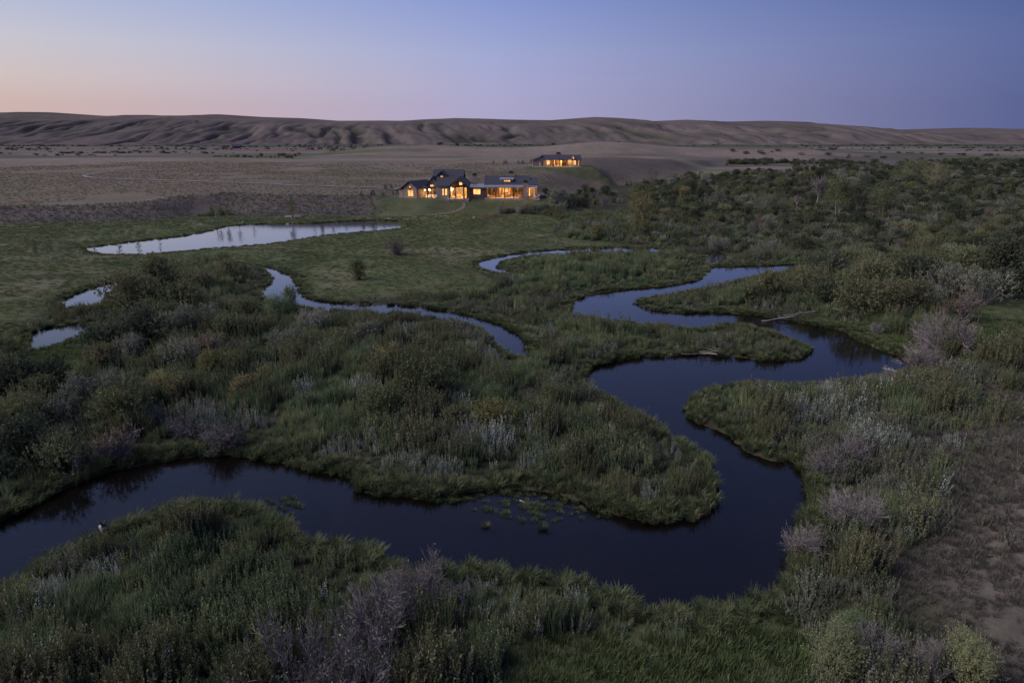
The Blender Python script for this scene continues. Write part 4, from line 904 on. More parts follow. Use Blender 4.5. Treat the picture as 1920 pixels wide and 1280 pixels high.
big_tree(1605, 404, 342, 48, 602, M['darkleaf'], 'dark round cottonwood just right of the pale trunked one', n_leaf=5500, trunk=.2)
big_tree(1652, 408, 350, 50, 603, M['olive'], 'drooping cottonwood with thin stems in the thicket', n_leaf=5500, trunk=.25, trunks=3, n_limb=6, droop=.6)
big_tree(1705, 348, 309, 52, 604, M['olive'], 'distant cottonwood, left of the pair behind the thicket', n_leaf=4500)
big_tree(1752, 352, 313, 50, 605, M['olive'], 'distant cottonwood, right of the pair behind the thicket', n_leaf=4500)
big_tree(1222, 347, 321, 26, 606, M['darkleaf'], 'small dark tree at the foot of the bench behind the clearing', n_leaf=2600)
big_tree(1262, 350, 326, 28, 607, M['darkleaf'], 'second small dark tree along the clearing behind the bench', n_leaf=2600)
for px, py, top, sd_, lb in ((1530, 388, 328, 610, 'tall grey dead tree with bare branches in the thicket'), (1493, 392, 366, 611, 'shorter dead tree with reddish bare branches in the thicket')):
    x, y, z = hit(px, py); h = px_h(y, z, py - top); V, F, tips = twiggy_geo(sd_, n_main=14, sub=6, subsub=4, spread=.5, wid=.02)
    o = empty('dead_tree', (x, y, z)); o.scale = (h * .42, h * .42, h * .55)
    link('branches', np_mesh('branches', V + np.array([.1, 0, .75]), F, [M['twig']]), o)
    mb = MB(); mb.tube([(0, 0, -.2), (.05, 0, .4), (.1, 0, .85), (.12, .03, 1.35)], [.05, .04, .03, .008], 6); mb.build('trunk', M['twig'], o)
    tag(o, lb, 'dead tree')
# conifers beside the houses
def spruce_mesh(seed):
    r = np.random.default_rng(seed); nl = 700; t_ = r.uniform(.08, 1, nl); a = r.uniform(0, 6.28, nl); R = .34 * (1.03 - t_) * r.uniform(.3, 1, nl) ** .5
    P = np.stack([R * np.cos(a), R * np.sin(a), t_], 1); D = unit(np.stack([np.cos(a), np.sin(a), np.full(nl, -.15)], 1) + r.normal(size=(nl, 3)) * .3)
    V, F = leaf_quads(P, D, .11 * (1.15 - t_), .022, r); mb = MB(); mb.tube([(0, 0, -.1), (0, 0, .95)], [.03, .006], 5)
    return mb.mesh('trunk', M['stem']), np_mesh('needles', V, F, [M['conifer']], r.uniform(0, 1, len(F)))
SPR = [spruce_mesh(620 + i) for i in range(3)]
for i, (px, py, hp, wh) in enumerate([(678, 367, 10, 0), (696, 366, 9, 0), (700, 366, 12, 0), (718, 367, 9, 0), (737, 366, 9, 0), (745, 366, 11, 0), (723, 354, 10, 0), (734, 354, 9, 0), (925, 307, 7, 1), (945, 307, 7, 1), (949, 307, 8, 1), (972, 307, 7, 1), (980, 307, 8, 1), (996, 306, 8, 1), (1175, 348, 7, 2), (1183, 349, 7, 2)]):
    x, y, z = hit(px, py); h = px_h(y, z, hp); o = empty('young_spruce', (x, y, z), i); o.scale = (h * 1.05, h * 1.05, h)
    link('trunk', SPR[i % 3][0], o); link('needles', SPR[i % 3][1], o)
    tag(o, ('small dark spruce on the lawn left of the lodge', 'tiny dark spruce along the drive to the upper house', 'small dark conifer at the foot of the slope below the upper house')[wh], 'tree', ('spruces left of the lodge', 'spruces by the upper house', 'conifers below the slope')[wh])
# distant tree belt beyond the bench
for i in range(26):
    px = 405 + i * 6.3 + random.uniform(-3, 3); py = 297 - random.uniform(0, 3.5); x, y = at(px, py, 3.0); z = zat(x, y); w = px_h(y, z, random.uniform(6, 13))
    shrub('olive', x, y, z, w, w * random.uniform(.4, .6), 'dark round bush in the belt across the far valley floor', 'bushes of the far belt')

# ================================================================== houses
def brick_like(name, a, b, c3, scale, mortar, rough=.9):
    m, t, p = new_mat(name); v = N(t, 'ShaderNodeTexCoord').outputs['Object']
    vo = N(t, 'ShaderNodeTexVoronoi'); vo.inputs['Scale'].default_value = scale; t.links.new(scaled(t, v, (1, 1, 1.6)), vo.inputs['Vector'])
    vd = N(t, 'ShaderNodeTexVoronoi', feature='DISTANCE_TO_EDGE'); vd.inputs['Scale'].default_value = scale; t.links.new(scaled(t, v, (1, 1, 1.6)), vd.inputs['Vector'])
    sx_ = N(t, 'ShaderNodeSeparateColor'); t.links.new(vo.outputs['Color'], sx_.inputs[0])
    col = mixc(t, sx_.outputs[0], a, b); col = mixc(t, maprange(t, sx_.outputs[1], .6, .9), col, c3); col = mixc(t, maprange(t, vd.outputs['Distance'], .02, .09), mortar, col)
    t.links.new(col, p.inputs['Base Color']); p.inputs['Roughness'].default_value = rough; return m
def boards(name, a, b, scale=3.2, vertical=True):
    m, t, p = new_mat(name); v = N(t, 'ShaderNodeTexCoord').outputs['Object']
    w = N(t, 'ShaderNodeTexWave', bands_direction='X' if vertical else 'Z'); w.inputs['Scale'].default_value = scale; w.inputs['Distortion'].default_value = .2; t.links.new(v, w.inputs['Vector'])
    col = mixc(t, maprange(t, noise(t, 1.5, 4, scaled(t, v, (4, 4, .4))), .3, .7), a, b); col = mixc(t, math_node(t, 'MULTIPLY', maprange(t, w.outputs['Fac'], .12, .0), .7), col, tuple(q * .35 for q in a))
    t.links.new(col, p.inputs['Base Color']); p.inputs['Roughness'].default_value = .8; return m
M['stone'] = brick_like('field_stone', (0.34, 0.26, 0.22), (0.22, 0.18, 0.165), (0.42, 0.34, 0.29), 2.2, (0.14, 0.12, 0.11))
M['wood'] = boards('weathered_boards', (0.28, 0.215, 0.18), (0.20, 0.155, 0.13))
M['warmwood'] = boards('cedar_panel', (0.42, 0.25, 0.13), (0.34, 0.19, 0.09), 2.0)
M['timber'] = plain('dark_timber', (0.06, 0.045, 0.036), (0.04, 0.03, 0.025), 3)
M['roof'] = boards('dark_roof', (0.045, 0.045, 0.06), (0.032, 0.032, 0.045), 2.6)
M['roof_metal'] = plain('grey_metal_roof', (0.24, 0.24, 0.26), (0.19, 0.19, 0.21), 1.0, rough=.5)
M['plaster'] = plain('cream_plaster', (0.72, 0.6, 0.44), (0.62, 0.5, 0.36), 1.0)
M['floorwood'] = plain('oak_floor', (0.45, 0.3, 0.17), (0.36, 0.23, 0.13), 1.5)
M['paving'] = plain('stone_paving', (0.36, 0.34, 0.34), (0.26, 0.25, 0.25), 1.2)
M['white'] = plain('pale_paint', (0.45, 0.42, 0.39), (0.36, 0.34, 0.32), 2)
M['steel'] = plain('black_frame', (0.03, 0.028, 0.026), (0.02, 0.02, 0.02), 2, rough=.5)
M['cushion'] = plain('pale_cushion', (0.6, 0.5, 0.44), (0.5, 0.42, 0.38), 2)
M['redwood'] = plain('red_paint', (0.16, 0.07, 0.055), (0.11, 0.055, 0.045), 2)
M['lit'] = emit('lit_window', (1.0, 0.50, 0.17), 1.75)
M['lit_soft'] = emit('softly_lit_window', (1.0, 0.42, 0.11), 0.95)
M['lampglow'] = emit('lamp_glow', (1.0, 0.78, 0.48), 9.0)
def glass_mat():
    m = bpy.data.materials.new('window_glass'); m.use_nodes = True; t = m.node_tree; t.nodes.clear()
    o = N(t, 'ShaderNodeOutputMaterial'); g = N(t, 'ShaderNodeBsdfGlossy'); g.inputs['Roughness'].default_value = .02; tr = N(t, 'ShaderNodeBsdfTransparent'); tr.inputs[0].default_value = (.93, .95, .94, 1)
    fr = N(t, 'ShaderNodeFresnel'); fr.inputs[0].default_value = 1.45; mx = N(t, 'ShaderNodeMixShader')
    t.links.new(fr.outputs[0], mx.inputs[0]); t.links.new(tr.outputs[0], mx.inputs[1]); t.links.new(g.outputs[0], mx.inputs[2]); t.links.new(mx.outputs[0], o.inputs[0]); return m
M['glass'] = glass_mat()
def lamp(name, loc, power, parent, r=.25, colr=(1.0, .55, .21)):
    l = bpy.data.lights.new(name, 'POINT'); l.energy = power; l.color = colr; l.shadow_soft_size = r
    o = bpy.data.objects.new(name, l); COL.objects.link(o); o.location = loc
    if parent: o.parent = parent
    return o
class House:
    def __init__(s, name, origin, rz, label, group=None):
        s.o = empty(name, origin, rz); tag(s.o, label, 'house', group); s.T = Matrix()
    def mb(s): return MB(s.T)
    def box(s, name, mat, *a, parent=None): return s.mb().box(*a).build(name, M[mat], parent or s.o)
    def wall_x(s, x0, x1, y, z0, z1, mat, holes=(), th=.3, name='wall', gable=None):
        """wall in the x-z plane with openings (x0,x1,z0,z1); gable = ridge height for a pointed top"""
        b = s.mb(); xs = sorted({x0, x1, *[h for q in holes for h in q[:2]]})
        for a, c_ in zip(xs[:-1], xs[1:]):
            m_ = (a + c_) / 2; hs = sorted([(q[2], q[3]) for q in holes if q[0] < m_ < q[1]]); z = z0
            for h0, h1 in hs:
                if h0 > z + .01: b.box(a, c_, y, y + th, z, h0)
                z = h1
            if z < z1 - .01: b.box(a, c_, y, y + th, z, z1)
        if gable: b.prism([(x0, z1), (x1, z1), ((x0 + x1) / 2, gable)], 'y', y, y + th)
        return b.build(name, M[mat], s.o)
    def side(s, x, y0, y1, z0, z1, mat, th=.3, name='wall'): return s.mb().box(x, x + th, y0, y1, z0, z1).build(name, M[mat], s.o)
    def window(s, x0, x1, y, z0, z1, mat='lit', bars=1, cross=0, door=False):
        f = s.mb(); w = .09
        f.box(x0, x0 + w, y, y + .12, z0, z1).box(x1 - w, x1, y, y + .12, z0, z1).box(x0 + w, x1 - w, y, y + .12, z1 - w, z1).box(x0 + w, x1 - w, y, y + .12, z0, z0 + w)
        for i in range(bars):
            xm = x0 + (x1 - x0) * (i + 1) / (bars + 1); f.box(xm - .04, xm + .04, y + .01, y + .11, z0 + w, z1 - w)
        for i in range(cross):
            zm = z0 + (z1 - z0) * (i + 1) / (cross + 1); f.box(x0 + w, x1 - w, y + .02, y + .10, zm - .03, zm + .03)
        wo = f.build('door' if door else 'window', M['steel'], s.o)
        s.mb().box(x0 + .03, x1 - .03, y + .05, y + .07, z0 + .03, z1 - .03).build('pane', M[mat], wo); return wo
    def gable_y(s, x0, x1, y0, y1, ze, zr, ov=.6, th=.22, mat='roof', oy=.7):
        """ridge along y"""
        xm = (x0 + x1) / 2; k = (zr - ze) / (xm - x0); a0 = x0 - ov; a1 = x1 + ov; zl = ze - ov * k
        return s.mb().prism([(a0, zl), (xm, zr), (a1, zl), (a1, zl + th), (xm, zr + th), (a0, zl + th)], 'y', y0 - oy, y1 + oy).build('roof', M[mat], s.o)
    def gable_x(s, x0, x1, y0, y1, ze, zr, ov=.6, th=.22, mat='roof', ox=.6):
        ym = (y0 + y1) / 2; k = (zr - ze) / (ym - y0); a0 = y0 - ov; a1 = y1 + ov; zl = ze - ov * k
        return s.mb().prism([(a0, zl), (ym, zr), (a1, zl), (a1, zl + th), (ym, zr + th), (a0, zl + th)], 'x', x0 - ox, x1 + ox).build('roof', M[mat], s.o)
    def chimney(s, x0, x1, y0, y1, z0, z1, parent=None):
        c_ = s.box('chimney', 'stone', x0, x1, y0, y1, z0, z1, parent=parent)
        s.mb().box(x0 - .12, x1 + .12, y0 - .12, y1 + .12, z1, z1 + .22).box(x0 + .2, x1 - .2, y0 + .2, y1 - .2, z1 + .22, z1 + .5).box(x0 + .02, x1 - .02, y0 + .02, y1 - .02, z1 + .5, z1 + .62).build('chimney_cap', M['steel'], c_)
PPM = 6.266
def hx_(px): return (px - 960) / PPM
FZ = HOUSE_Z
h = House('lodge_house', (0, 208, FZ), 0, 'large lit stone and timber lodge with dark gabled roofs on the grassy bench')
# --- right wing with the long glazed porch
x0, x1, xe = hx_(911), hx_(981), hx_(1006)
h.mb().box(x0 - .3, xe + .4, -.6, 14, -.9, -.02).build('terrace', M['paving'], h.o)
h.mb().box(x0 + .3, x1 - .3, -1.1, -.62, -.9, -.3).box(x0 + 1, x1 - 1, -1.6, -1.12, -.9, -.55).build('terrace_step', M['paving'], h.o)
h.wall_x(x0, xe, 12.0, -.02, 3.6, 'warmwood', name='wall'); h.side(x0, 3.0, 12, -.02, 3.5, 'stone'); h.side(xe - .3, .6, 12, -.02, 3.5, 'wood')
h.mb().box(x0 + .3, xe - .3, 3.2, 11.9, 3.5, 3.6).build('ceiling', M['warmwood'], h.o)
h.mb().box(x0 + .3, xe - .3, 0.1, 11.9, -.018, .02).build('floor', M['floorwood'], h.o)
r1 = h.gable_x(x0, x1 + 1.6, 3.0, 13.0, 3.75, 5.9)
r1b = h.gable_x(x1 + 2.25, xe, 2.2, 12.5, 3.65, 5.35)
h.mb().prism([(-.9, 3.02), (-.9, 3.2), (3.0, 3.75), (3.0, 3.57)], 'x', x0 - 4.6, xe + .3).build('porch_roof', M['roof_metal'], h.o)
h.chimney(hx_(953.5), hx_(963), 7.6, 9.4, 4.2, 6.9, r1)
# shed dormer in the roof
dm = h.mb().box(hx_(938), hx_(962), 4.4, 7.0, 4.1, 4.9).build('dormer', M['white'], r1)
h.mb().prism([(3.8, 5.1), (3.8, 5.28), (8.0, 5.75), (8.0, 5.57)], 'x', hx_(936.5), hx_(963.5)).build('dormer_roof', M['roof_metal'], r1)
h.window(hx_(944), hx_(957), 4.27, 4.45, 5.05, 'lit', bars=2)
# posts and glazing
for px in (912, 929, 946, 963, 979): h.box('post', 'timber', hx_(px) - .13, hx_(px) + .13, -.6, -.34, -.02, 3.05)
h.box('beam', 'timber', x0 - .2, x1 + .2, -.62, -.3, 3.05, 3.3)
for a, b_ in zip(range(912, 980, 17), range(929, 997, 17)): h.window(hx_(a) + .15, min(hx_(b_), x1) - .1, 3.0, .02, 3.3, 'glass', bars=2)
for px in (936, 958): h.box('room_divider', 'plaster', hx_(px) - .15, hx_(px) + .15, 6, 11.9, .02, 3.5)
h.window(hx_(942), hx_(953), 11.88, .6, 3.0, 'lit', bars=2, cross=1)
h.chimney(hx_(980.5), hx_(989.5), -1.0, .5, -.9, 4.6)
h.window(hx_(991), hx_(994.5), .4, .5, 3.0, 'lit', bars=0); h.window(hx_(1000), hx_(1003), .4, .3, 3.0, 'lit_soft', bars=0)
h.wall_x(hx_(989.6), xe, .55, -.02, 3.4, 'wood', [(hx_(991), hx_(994.5), .5, 3.0), (hx_(1000), hx_(1003), .3, 3.0)])
for i, px in enumerate((921, 938, 955, 972)):
    lamp('room_lamp', (hx_(px), 6.5, 3.0), (700, 1900, 2200, 800)[i], h.o)
    p_ = h.mb().tube([(hx_(px), 6.5, 2.62), (hx_(px), 6.5, 2.8)], [.22, .12], 10).build('pendant_lamp', M['lampglow'], h.o)
for px in (925, 947, 968): lamp('porch_lamp', (hx_(px), 1.2, 2.8), 220, h.o, .15)
lamp('end_porch_lamp', (hx_(997), -1.2, 2.4), 200, h.o, .15)
h.mb().box(hx_(914), hx_(919), 10.6, 11.6, .02, 2.1).box(hx_(939), hx_(941), 9.0, 10.0, .02, 1.9).build('cabinet', M['timber'], h.o)
for px, w_ in ((925, .9), (966, 1.2), (975, .8)): h.mb().box(hx_(px) - w_ / 2, hx_(px) + w_ / 2, 11.7, 11.86, .9, 2.2).build('picture', M['steel'], h.o)
# furniture seen through the glass
for px, w_ in ((933, 2.0), (951, 2.2)):
    h.mb().box(hx_(px) - w_ / 2, hx_(px) + w_ / 2, 4.6, 5.4, .05, .45).box(hx_(px) - w_ / 2, hx_(px) + w_ / 2, 5.2, 5.4, .45, .85).build('sofa', M['cushion'], h.o)
h.mb().box(hx_(962), hx_(970), 5.0, 6.0, .70, .78).build('table', M['warmwood'], h.o)
# --- stone link with window
h.wall_x(hx_(880), hx_(911), 1.2, -1.0, 3.0, 'stone', [(hx_(887), hx_(901), .9, 2.6)], th=.5); h.window(hx_(887), hx_(901), 1.35, .9, 2.6, 'lit', bars=1)
h.mb().box(hx_(880), hx_(911), 1.7, 10, 2.9, 3.0).build('link_ceiling', M['warmwood'], h.o)
h.mb().box(hx_(878), hx_(912), .6, 11, 3.30, 3.46).build('link_roof', M['roof_metal'], h.o)
# --- great room: gable to the front, all glass
g0, g1 = hx_(843), hx_(878); gm_ = (g0 + g1) / 2
h.mb().box(g0 - .6, g1 + .4, -3.2, 12, -1.7, -.02).build('stone_base', M['stone'], h.o)
h.mb().box(g0, g1, -1.9, 11.8, -.018, .02).build('floor', M['floorwood'], h.o)
h.wall_x(g0, g1, 10.5, -.02, 3.5, 'plaster', gable=5.5); h.side(g0, 0, 10.5, -.02, 3.4, 'wood'); h.side(g1 - .3, 0, 10.5, -.02, 3.4, 'wood')
gr = h.gable_y(g0, g1, -1.8, 14, 3.5, 5.75, ov=.7, oy=.9)
h.wall_x(g0, g1, -.1, 3.3, 3.5, 'timber', gable=5.45, th=.25, name='gable_wall')
h.window(gm_ + .1, gm_ + 1.2, -.28, 3.75, 4.75, 'lit', bars=0)
for px in (844, 854.5, 870.5, 877.3): h.box('post', 'timber', hx_(px) - .16, hx_(px) + .16, -2.0, -1.68, -.02, 3.3)
h.box('beam', 'timber', g0 - .3, g1 + .3, -2.02, -1.66, 3.3, 3.6)
h.mb().prism([(g0 - .5, 3.35), (gm_, 5.62), (g1 + .5, 3.35), (g1 + .2, 3.35), (gm_, 5.38), (g0 + .2, 3.35)], 'y', -2.55, -2.4).build('barge_board', M['wood'], h.o)
for a, b_ in ((844.8, 854), (855, 870), (871, 877)): h.window(hx_(a), hx_(b_), .05, .02, 3.25, 'glass', bars=1)
lamp('room_lamp', (gm_ - 1, 5.0, 2.9), 1900, h.o); lamp('room_lamp', (gm_ + 1.2, 2.5, 2.9), 1500, h.o); lamp('porch_lamp', (gm_ - 1.8, -.9, 2.6), 160, h.o, .12)
h.mb().tube([(gm_ - 1.9, -.35, 2.3), (gm_ - 1.9, -.35, 2.65)], [.16, .16], 8).build('wall_lantern', M['lampglow'], h.o)
h.mb().box(gm_ - .6, gm_ + .5, 9.7, 10.4, .02, 3.4).build('fireplace', M['stone'], h.o)
h.mb().box(gm_ - 1.4, gm_ + .4, 3.0, 3.9, .05, .45).box(gm_ - 1.4, gm_ + .4, 3.7, 3.9, .45, .85).build('sofa', M['cushion'], h.o)
h.chimney(hx_(884), hx_(892.5), 6.0, 7.6, 2.0, 6.3, gr)
# --- low wing with two tall lit windows
l0, l1 = hx_(817), hx_(843)
h.wall_x(l0, l1, 3.0, -.6, 3.3, 'white', [(hx_(827), hx_(831.5), .5, 2.55), (hx_(832.8), hx_(837.3), .5, 2.55)])
h.window(hx_(827), hx_(831.5), 3.1, .5, 2.55, 'lit', bars=0); h.window(hx_(832.8), hx_(837.3), 3.1, .5, 2.55, 'lit', bars=0)
h.gable_x(l0, l1 + 2.5, 3.0, 11, 3.45, 5.55, ox=.3)
# --- two-storey part behind
t0, t1 = hx_(806), hx_(858)
h.mb().box(t0, t1, 9.6, 18.8, -.6, 4.9).build('wall', M['wood'], h.o)
h.wall_x(hx_(806), hx_(842), 8.0, 3.0, 4.7, 'wood', [], gable=7.15, name='gable_wall')
h.window(hx_(821.5), hx_(827), 7.85, 5.2, 6.1, 'lit', bars=1)
h.gable_y(hx_(806), hx_(842), 8.0, 15, 4.7, 7.3, oy=.8)
h.gable_x(hx_(812), t1, 9.4, 19.0, 4.9, 7.5, ov=1.0, ox=1.2)
h.wall_x(hx_(799), hx_(817), 5.5, -.6, 3.9, 'stone', [(hx_(803), hx_(810), 2.9, 3.6), (hx_(804), hx_(806.5), 1.3, 2.3)], gable=5.6)
h.window(hx_(803), hx_(810), 5.6, 2.9, 3.6, 'lit', bars=1); h.window(hx_(804), hx_(806.5), 5.6, 1.3, 2.3, 'lit_soft', bars=0)
h.gable_y(hx_(799), hx_(817), 5.5, 10, 3.9, 5.7, oy=.5, ov=.5)
# --- entry court between the wings: pergola, low wall washed by lamps
h.mb().box(hx_(793), hx_(817.5), 2.0, 6, -.9, .02).build('entry_court', M['paving'], h.o)
h.mb().box(hx_(794), hx_(817), 4.6, 4.9, .02, .75).build('garden_wall', M['white'], h.o)
for px in (800, 807, 814): h.box('pergola_post', 'timber', hx_(px) - .1, hx_(px) + .1, 2.2, 2.4, .02, 2.7)
h.mb().box(hx_(797), hx_(817), 2.1, 2.5, 2.7, 2.9).box(hx_(797), hx_(817), 4.0, 4.3, 2.7, 2.9).build('pergola_beam', M['timber'], h.o)
for px in (797, 804, 811): lamp('path_lamp', (hx_(px), 3.7, .45), 45, h.o, .05)
# --- left wing, turned towards the drive
h.T = Matrix.Translation((hx_(766) + .2, 2.2, 0)) @ Matrix.Rotation(rad(-26), 4, 'Z')
wl, wr_ = -2.6, 2.6
h.wall_x(wl, wr_, 0, -.6, 2.9, 'wood', [(-1.0, 1.1, .25, 2.25), (-.35, .45, 2.5, 2.9)], gable=4.6)
h.window(-1.0, 1.1, .1, .25, 2.25, 'lit', bars=1, cross=1); h.window(-.3, .4, -.08, 2.75, 3.45, 'lit', bars=0)
h.side(wr_ - .3, 0, 9, -.6, 2.9, 'wood'); h.side(wl, 0, 9, -.6, 2.9, 'wood'); h.wall_x(wl, wr_, 9, -.6, 2.9, 'wood', gable=4.6)
h.gable_y(wl, wr_, 0, 9, 2.9, 4.65, ov=.6, oy=.6)
h.mb().box(wl - 2.2, wl, 1, 7, -.6, 2.2).build('lean_to', M['wood'], h.o); h.mb().prism([(wl - 2.6, 2.15), (wl - .6, 2.5), (wl - .6, 2.68), (wl - 2.6, 2.33)], 'y', .6, 7.4).build('lean_to_roof', M['roof'], h.o)
h.mb().prism([(wr_ + .02, 3.1), (wr_ + 2.0, 2.6), (wr_ + 2.0, 2.75), (wr_ + .02, 3.25)], 'y', 2, 8).build('entry_roof', M['roof'], h.o)
for q in (3.0, 5.4):
    h.mb().tube([(wr_ + .75, q, 1.9), (wr_ + .75, q, 2.25)], [.17, .17], 8).build('wall_lantern', M['lampglow'], h.o)
    lamp('entry_lamp', h.T @ Vector((wr_ + 1.1, q, 2.0)), 110, h.o, .1)
h.T = Matrix()
LODGE = h
# --- upper house on the rise behind
gx2, gy2, gz2 = hit(1044, 312)
gy2 = 318.0; gx2 = atY(1044, 306, gy2)[0]; k2 = (gy2 * CT + 12 * ST) / FPX
zb2 = zat(gx2, gy2)
def ux(px): return (px - 1044) * k2
u = House('upper_house', (gx2, gy2, zb2 + .1), 0, 'long low lit house with dark roof on the rise behind the lodge')
u.mb().box(ux(999), ux(1090), -3, 11, -1.6, .0).build('terrace', M['paving'], u.o)
u.wall_x(ux(1017), ux(1088), 9.5, 0, 3.2, 'warmwood'); u.side(ux(1017), 0, 9.5, 0, 3.2, 'wood'); u.side(ux(1088) - .3, 0, 9.5, 0, 3.2, 'wood')
u.wall_x(ux(1017), ux(1088), 0, 0, 3.2, 'wood', [(ux(1025), ux(1031), .6, 2.6), (ux(1033), ux(1064), .0, 2.9), (ux(1075), ux(1080), 0.5, 2.6), (ux(1084), ux(1086.5), .2, 2.9)])
u.window(ux(1025), ux(1031), .1, .6, 2.6, 'lit', bars=0)
for a in (1033, 1041, 1049, 1057): u.window(ux(a), ux(min(a + 8, 1064)), .1, .02, 2.9, 'glass', bars=2)
u.window(ux(1075), ux(1080), .1, .5, 2.6, 'lit', bars=0); u.window(ux(1084), ux(1086.5), .1, .2, 2.9, 'lit_soft', bars=0)
u.mb().box(ux(1018), ux(1087), .3, 9.4, -.0, .05).build('floor', M['floorwood'], u.o)
ur = u.gable_x(ux(1017), ux(1088), 0, 9.5, 3.0, 4.7, ov=.9)
u.chimney(ux(1043.5), ux(1052.5), 4.6, 6.2, 3.8, 5.4, ur)
u.mb().prism([(ux(1071), 3.2), (ux(1079), 3.2), (ux(1075), 4.6)], 'y', -.5, 2.5).build('dormer', M['wood'], ur)
u.window(ux(1073.4), ux(1076.4), -.62, 3.15, 4.1, 'lit', bars=0)
u.wall_x(ux(1000), ux(1017), 1.5, 0, 2.6, 'wood', [(ux(1010), ux(1014), 0, 2.0)], gable=None); u.side(ux(1000), 1.5, 9, 0, 2.4, 'wood'); u.window(ux(1010), ux(1014), 1.6, 0, 2.0, 'plaster', bars=0, door=True)
u.mb().prism([(ux(998), 2.5), (ux(1017), 4.4), (ux(1017), 4.6), (ux(998), 2.72)], 'y', .8, 9.6).build('side_roof', M['roof'], u.o)
u.mb().prism([(ux(1000), 2.6), (ux(1016.5), 2.6), (ux(1016.5), 4.2)], 'y', 1.55, 1.8).build('gable_wall', M['wood'], u.o)
for px, pw in ((1037, 900), (1048, 1900), (1059, 500)): lamp('room_lamp', (ux(px), 4.5, 2.6), pw, u.o)
for px in (1041.5, 1054): u.box('room_divider', 'plaster', ux(px) - .12, ux(px) + .12, 3, 9.4, .05, 3.0)
u.mb().box(ux(1044), ux(1047), 7.5, 8.2, .05, 2.2).box(ux(1056), ux(1060), 6.5, 7.4, .05, 1.1).build('cabinet', M['timber'], u.o)
u.mb().box(ux(1036), ux(1040), 2.4, 3.2, .05, .5).box(ux(1036), ux(1040), 3.0, 3.2, .5, .9).build('sofa', M['cushion'], u.o)
for px in (1033.2, 1048.6, 1064): u.box('post', 'timber', ux(px) - .12, ux(px) + .12, -.6, -.38, 0, 2.9)
lamp('porch_lamp', (ux(1068), -1.2, 2.2), 300, u.o, .12); lamp('porch_lamp', (ux(1028), -1.0, 2.2), 160, u.o, .12)
# far barn
bx, by = at(443, 277, 2.0); bz = zat(bx, by)
b = House('far_barn', (bx, by, bz), .25, 'small dark red barn far out on the valley floor'); b.o['category'] = 'barn'
b.wall_x(-7, 7, 0, 0, 4, 'redwood', [(-1.5, 1.5, 0, 3)]); b.wall_x(-7, 7, 9, 0, 4, 'redwood'); b.side(-7, 0, 9, 0, 4, 'redwood'); b.side(6.7, 0, 9, 0, 4, 'redwood'); b.gable_x(-7, 7, 0, 9.3, 4, 7.5)
b.box('door', 'timber', -1.5, 1.5, .05, .2, 0, 3)

# ================================================================== small things about the place
def lounge(px, Y_, label, group, rz):
    o = empty('lounge_chair', (hx_(px), 208 + Y_, FZ - .02), rz); tag(o, label, 'chair', group)
    MB().box(-.38, .38, -.4, .4, .28, .45).build('seat', M['cushion'], o); MB().prism([(.3, .45), (.42, .45), (.6, 1.0), (.48, 1.0)], 'x', -.38, .38).build('backrest', M['cushion'], o)
    for sx1 in (-.34, .30):
        for sy1 in (-.38, .34): MB().box(sx1, sx1 + .05, sy1, sy1 + .05, 0, .28).build('leg', M['timber'], o)
lounge(1003.5, -1.0, 'pale cushioned lounge chair beside the end porch of the lodge', 'lounge chairs on the end terrace', .6); lounge(1008, .6, 'pale cushioned lounge chair beside the end porch of the lodge', 'lounge chairs on the end terrace', -.7)
MB().box(hx_(1002), hx_(1012), 206.2, 210.5, FZ - .6, FZ - .03).build('end_terrace', M['paving']); tag(bpy.data.objects['end_terrace'], 'stone terrace at the end of the lodge', kind='structure')
for px, c1 in ((916, 'a'), (974, 'b')): lounge(px, 1.0, 'cushioned chair under the lodge porch near a post' if c1 == 'a' else 'cushioned chair under the lodge porch by the stone chimney', None, .3)
x, y, z = hit(541, 410); o = empty('white_bench', (x, y, z)); tag(o, 'white bench left of the aspen by the pond', 'bench')
def bench(o):
    MB().box(-.9, .9, -.25, .25, .38, .46).build('seat', M['white'], o); MB().box(-.9, .9, .22, .28, .55, .9).build('backrest', M['white'], o)
    for a in (-.8, .72): MB().box(a, a + .08, -.22, .25, 0, .38).build('leg', M['white'], o)
bench(o); x, y, z = hit(557, 409); o = empty('white_bench', (x, y, z), .2); tag(o, 'white bench right of the aspen by the pond', 'bench'); bench(o)
x, y, z = hit(558, 406); o = empty('red_table', (x, y, z), .1); tag(o, 'red picnic table behind the white bench by the pond', 'table'); MB().box(-.9, .9, -.4, .4, .68, .76).build('table_top', M['redwood'], o)
for a in (-.7, .62): MB().box(a, a + .08, -.35, .35, 0, .68).build('leg', M['redwood'], o)
def rock_mesh(seed, mat):
    import bmesh
    r = np.random.default_rng(seed); bm = bmesh.new(); bmesh.ops.create_icosphere(bm, subdivisions=2, radius=1)
    pl_ = [(Vector(unit(r.normal(size=3))), r.uniform(.6, .9)) for _ in range(9)]
    for v in bm.verts:
        for nn_, dd_ in pl_:
            k_ = v.co.dot(nn_) - dd_
            if k_ > 0: v.co -= nn_ * k_
        v.co *= 1 + r.uniform(-.04, .04)
    me = bpy.data.meshes.new('boulder'); bm.to_mesh(me); bm.free(); me.materials.append(mat); return me
RK = [rock_mesh(i, M['rock']) for i in range(3)]; RR = rock_mesh(9, M['rock_red']); RW = [rock_mesh(20 + i, M['rock_white']) for i in range(2)]
def rock(px, py, wpx, me, label, group=None, name='boulder'):
    x, y, z = hit(px, py); w = px_h(y, z, wpx) / 2; o = link(name, me); o.location = (x, y, z + w * .15); o.rotation_euler = (0, 0, px); o.scale = (w, w * .8, w * .6); tag(o, label, 'rock', group)
rock(890, 409, 9, RR, 'reddish boulder on the grass beside the dark cutbank')
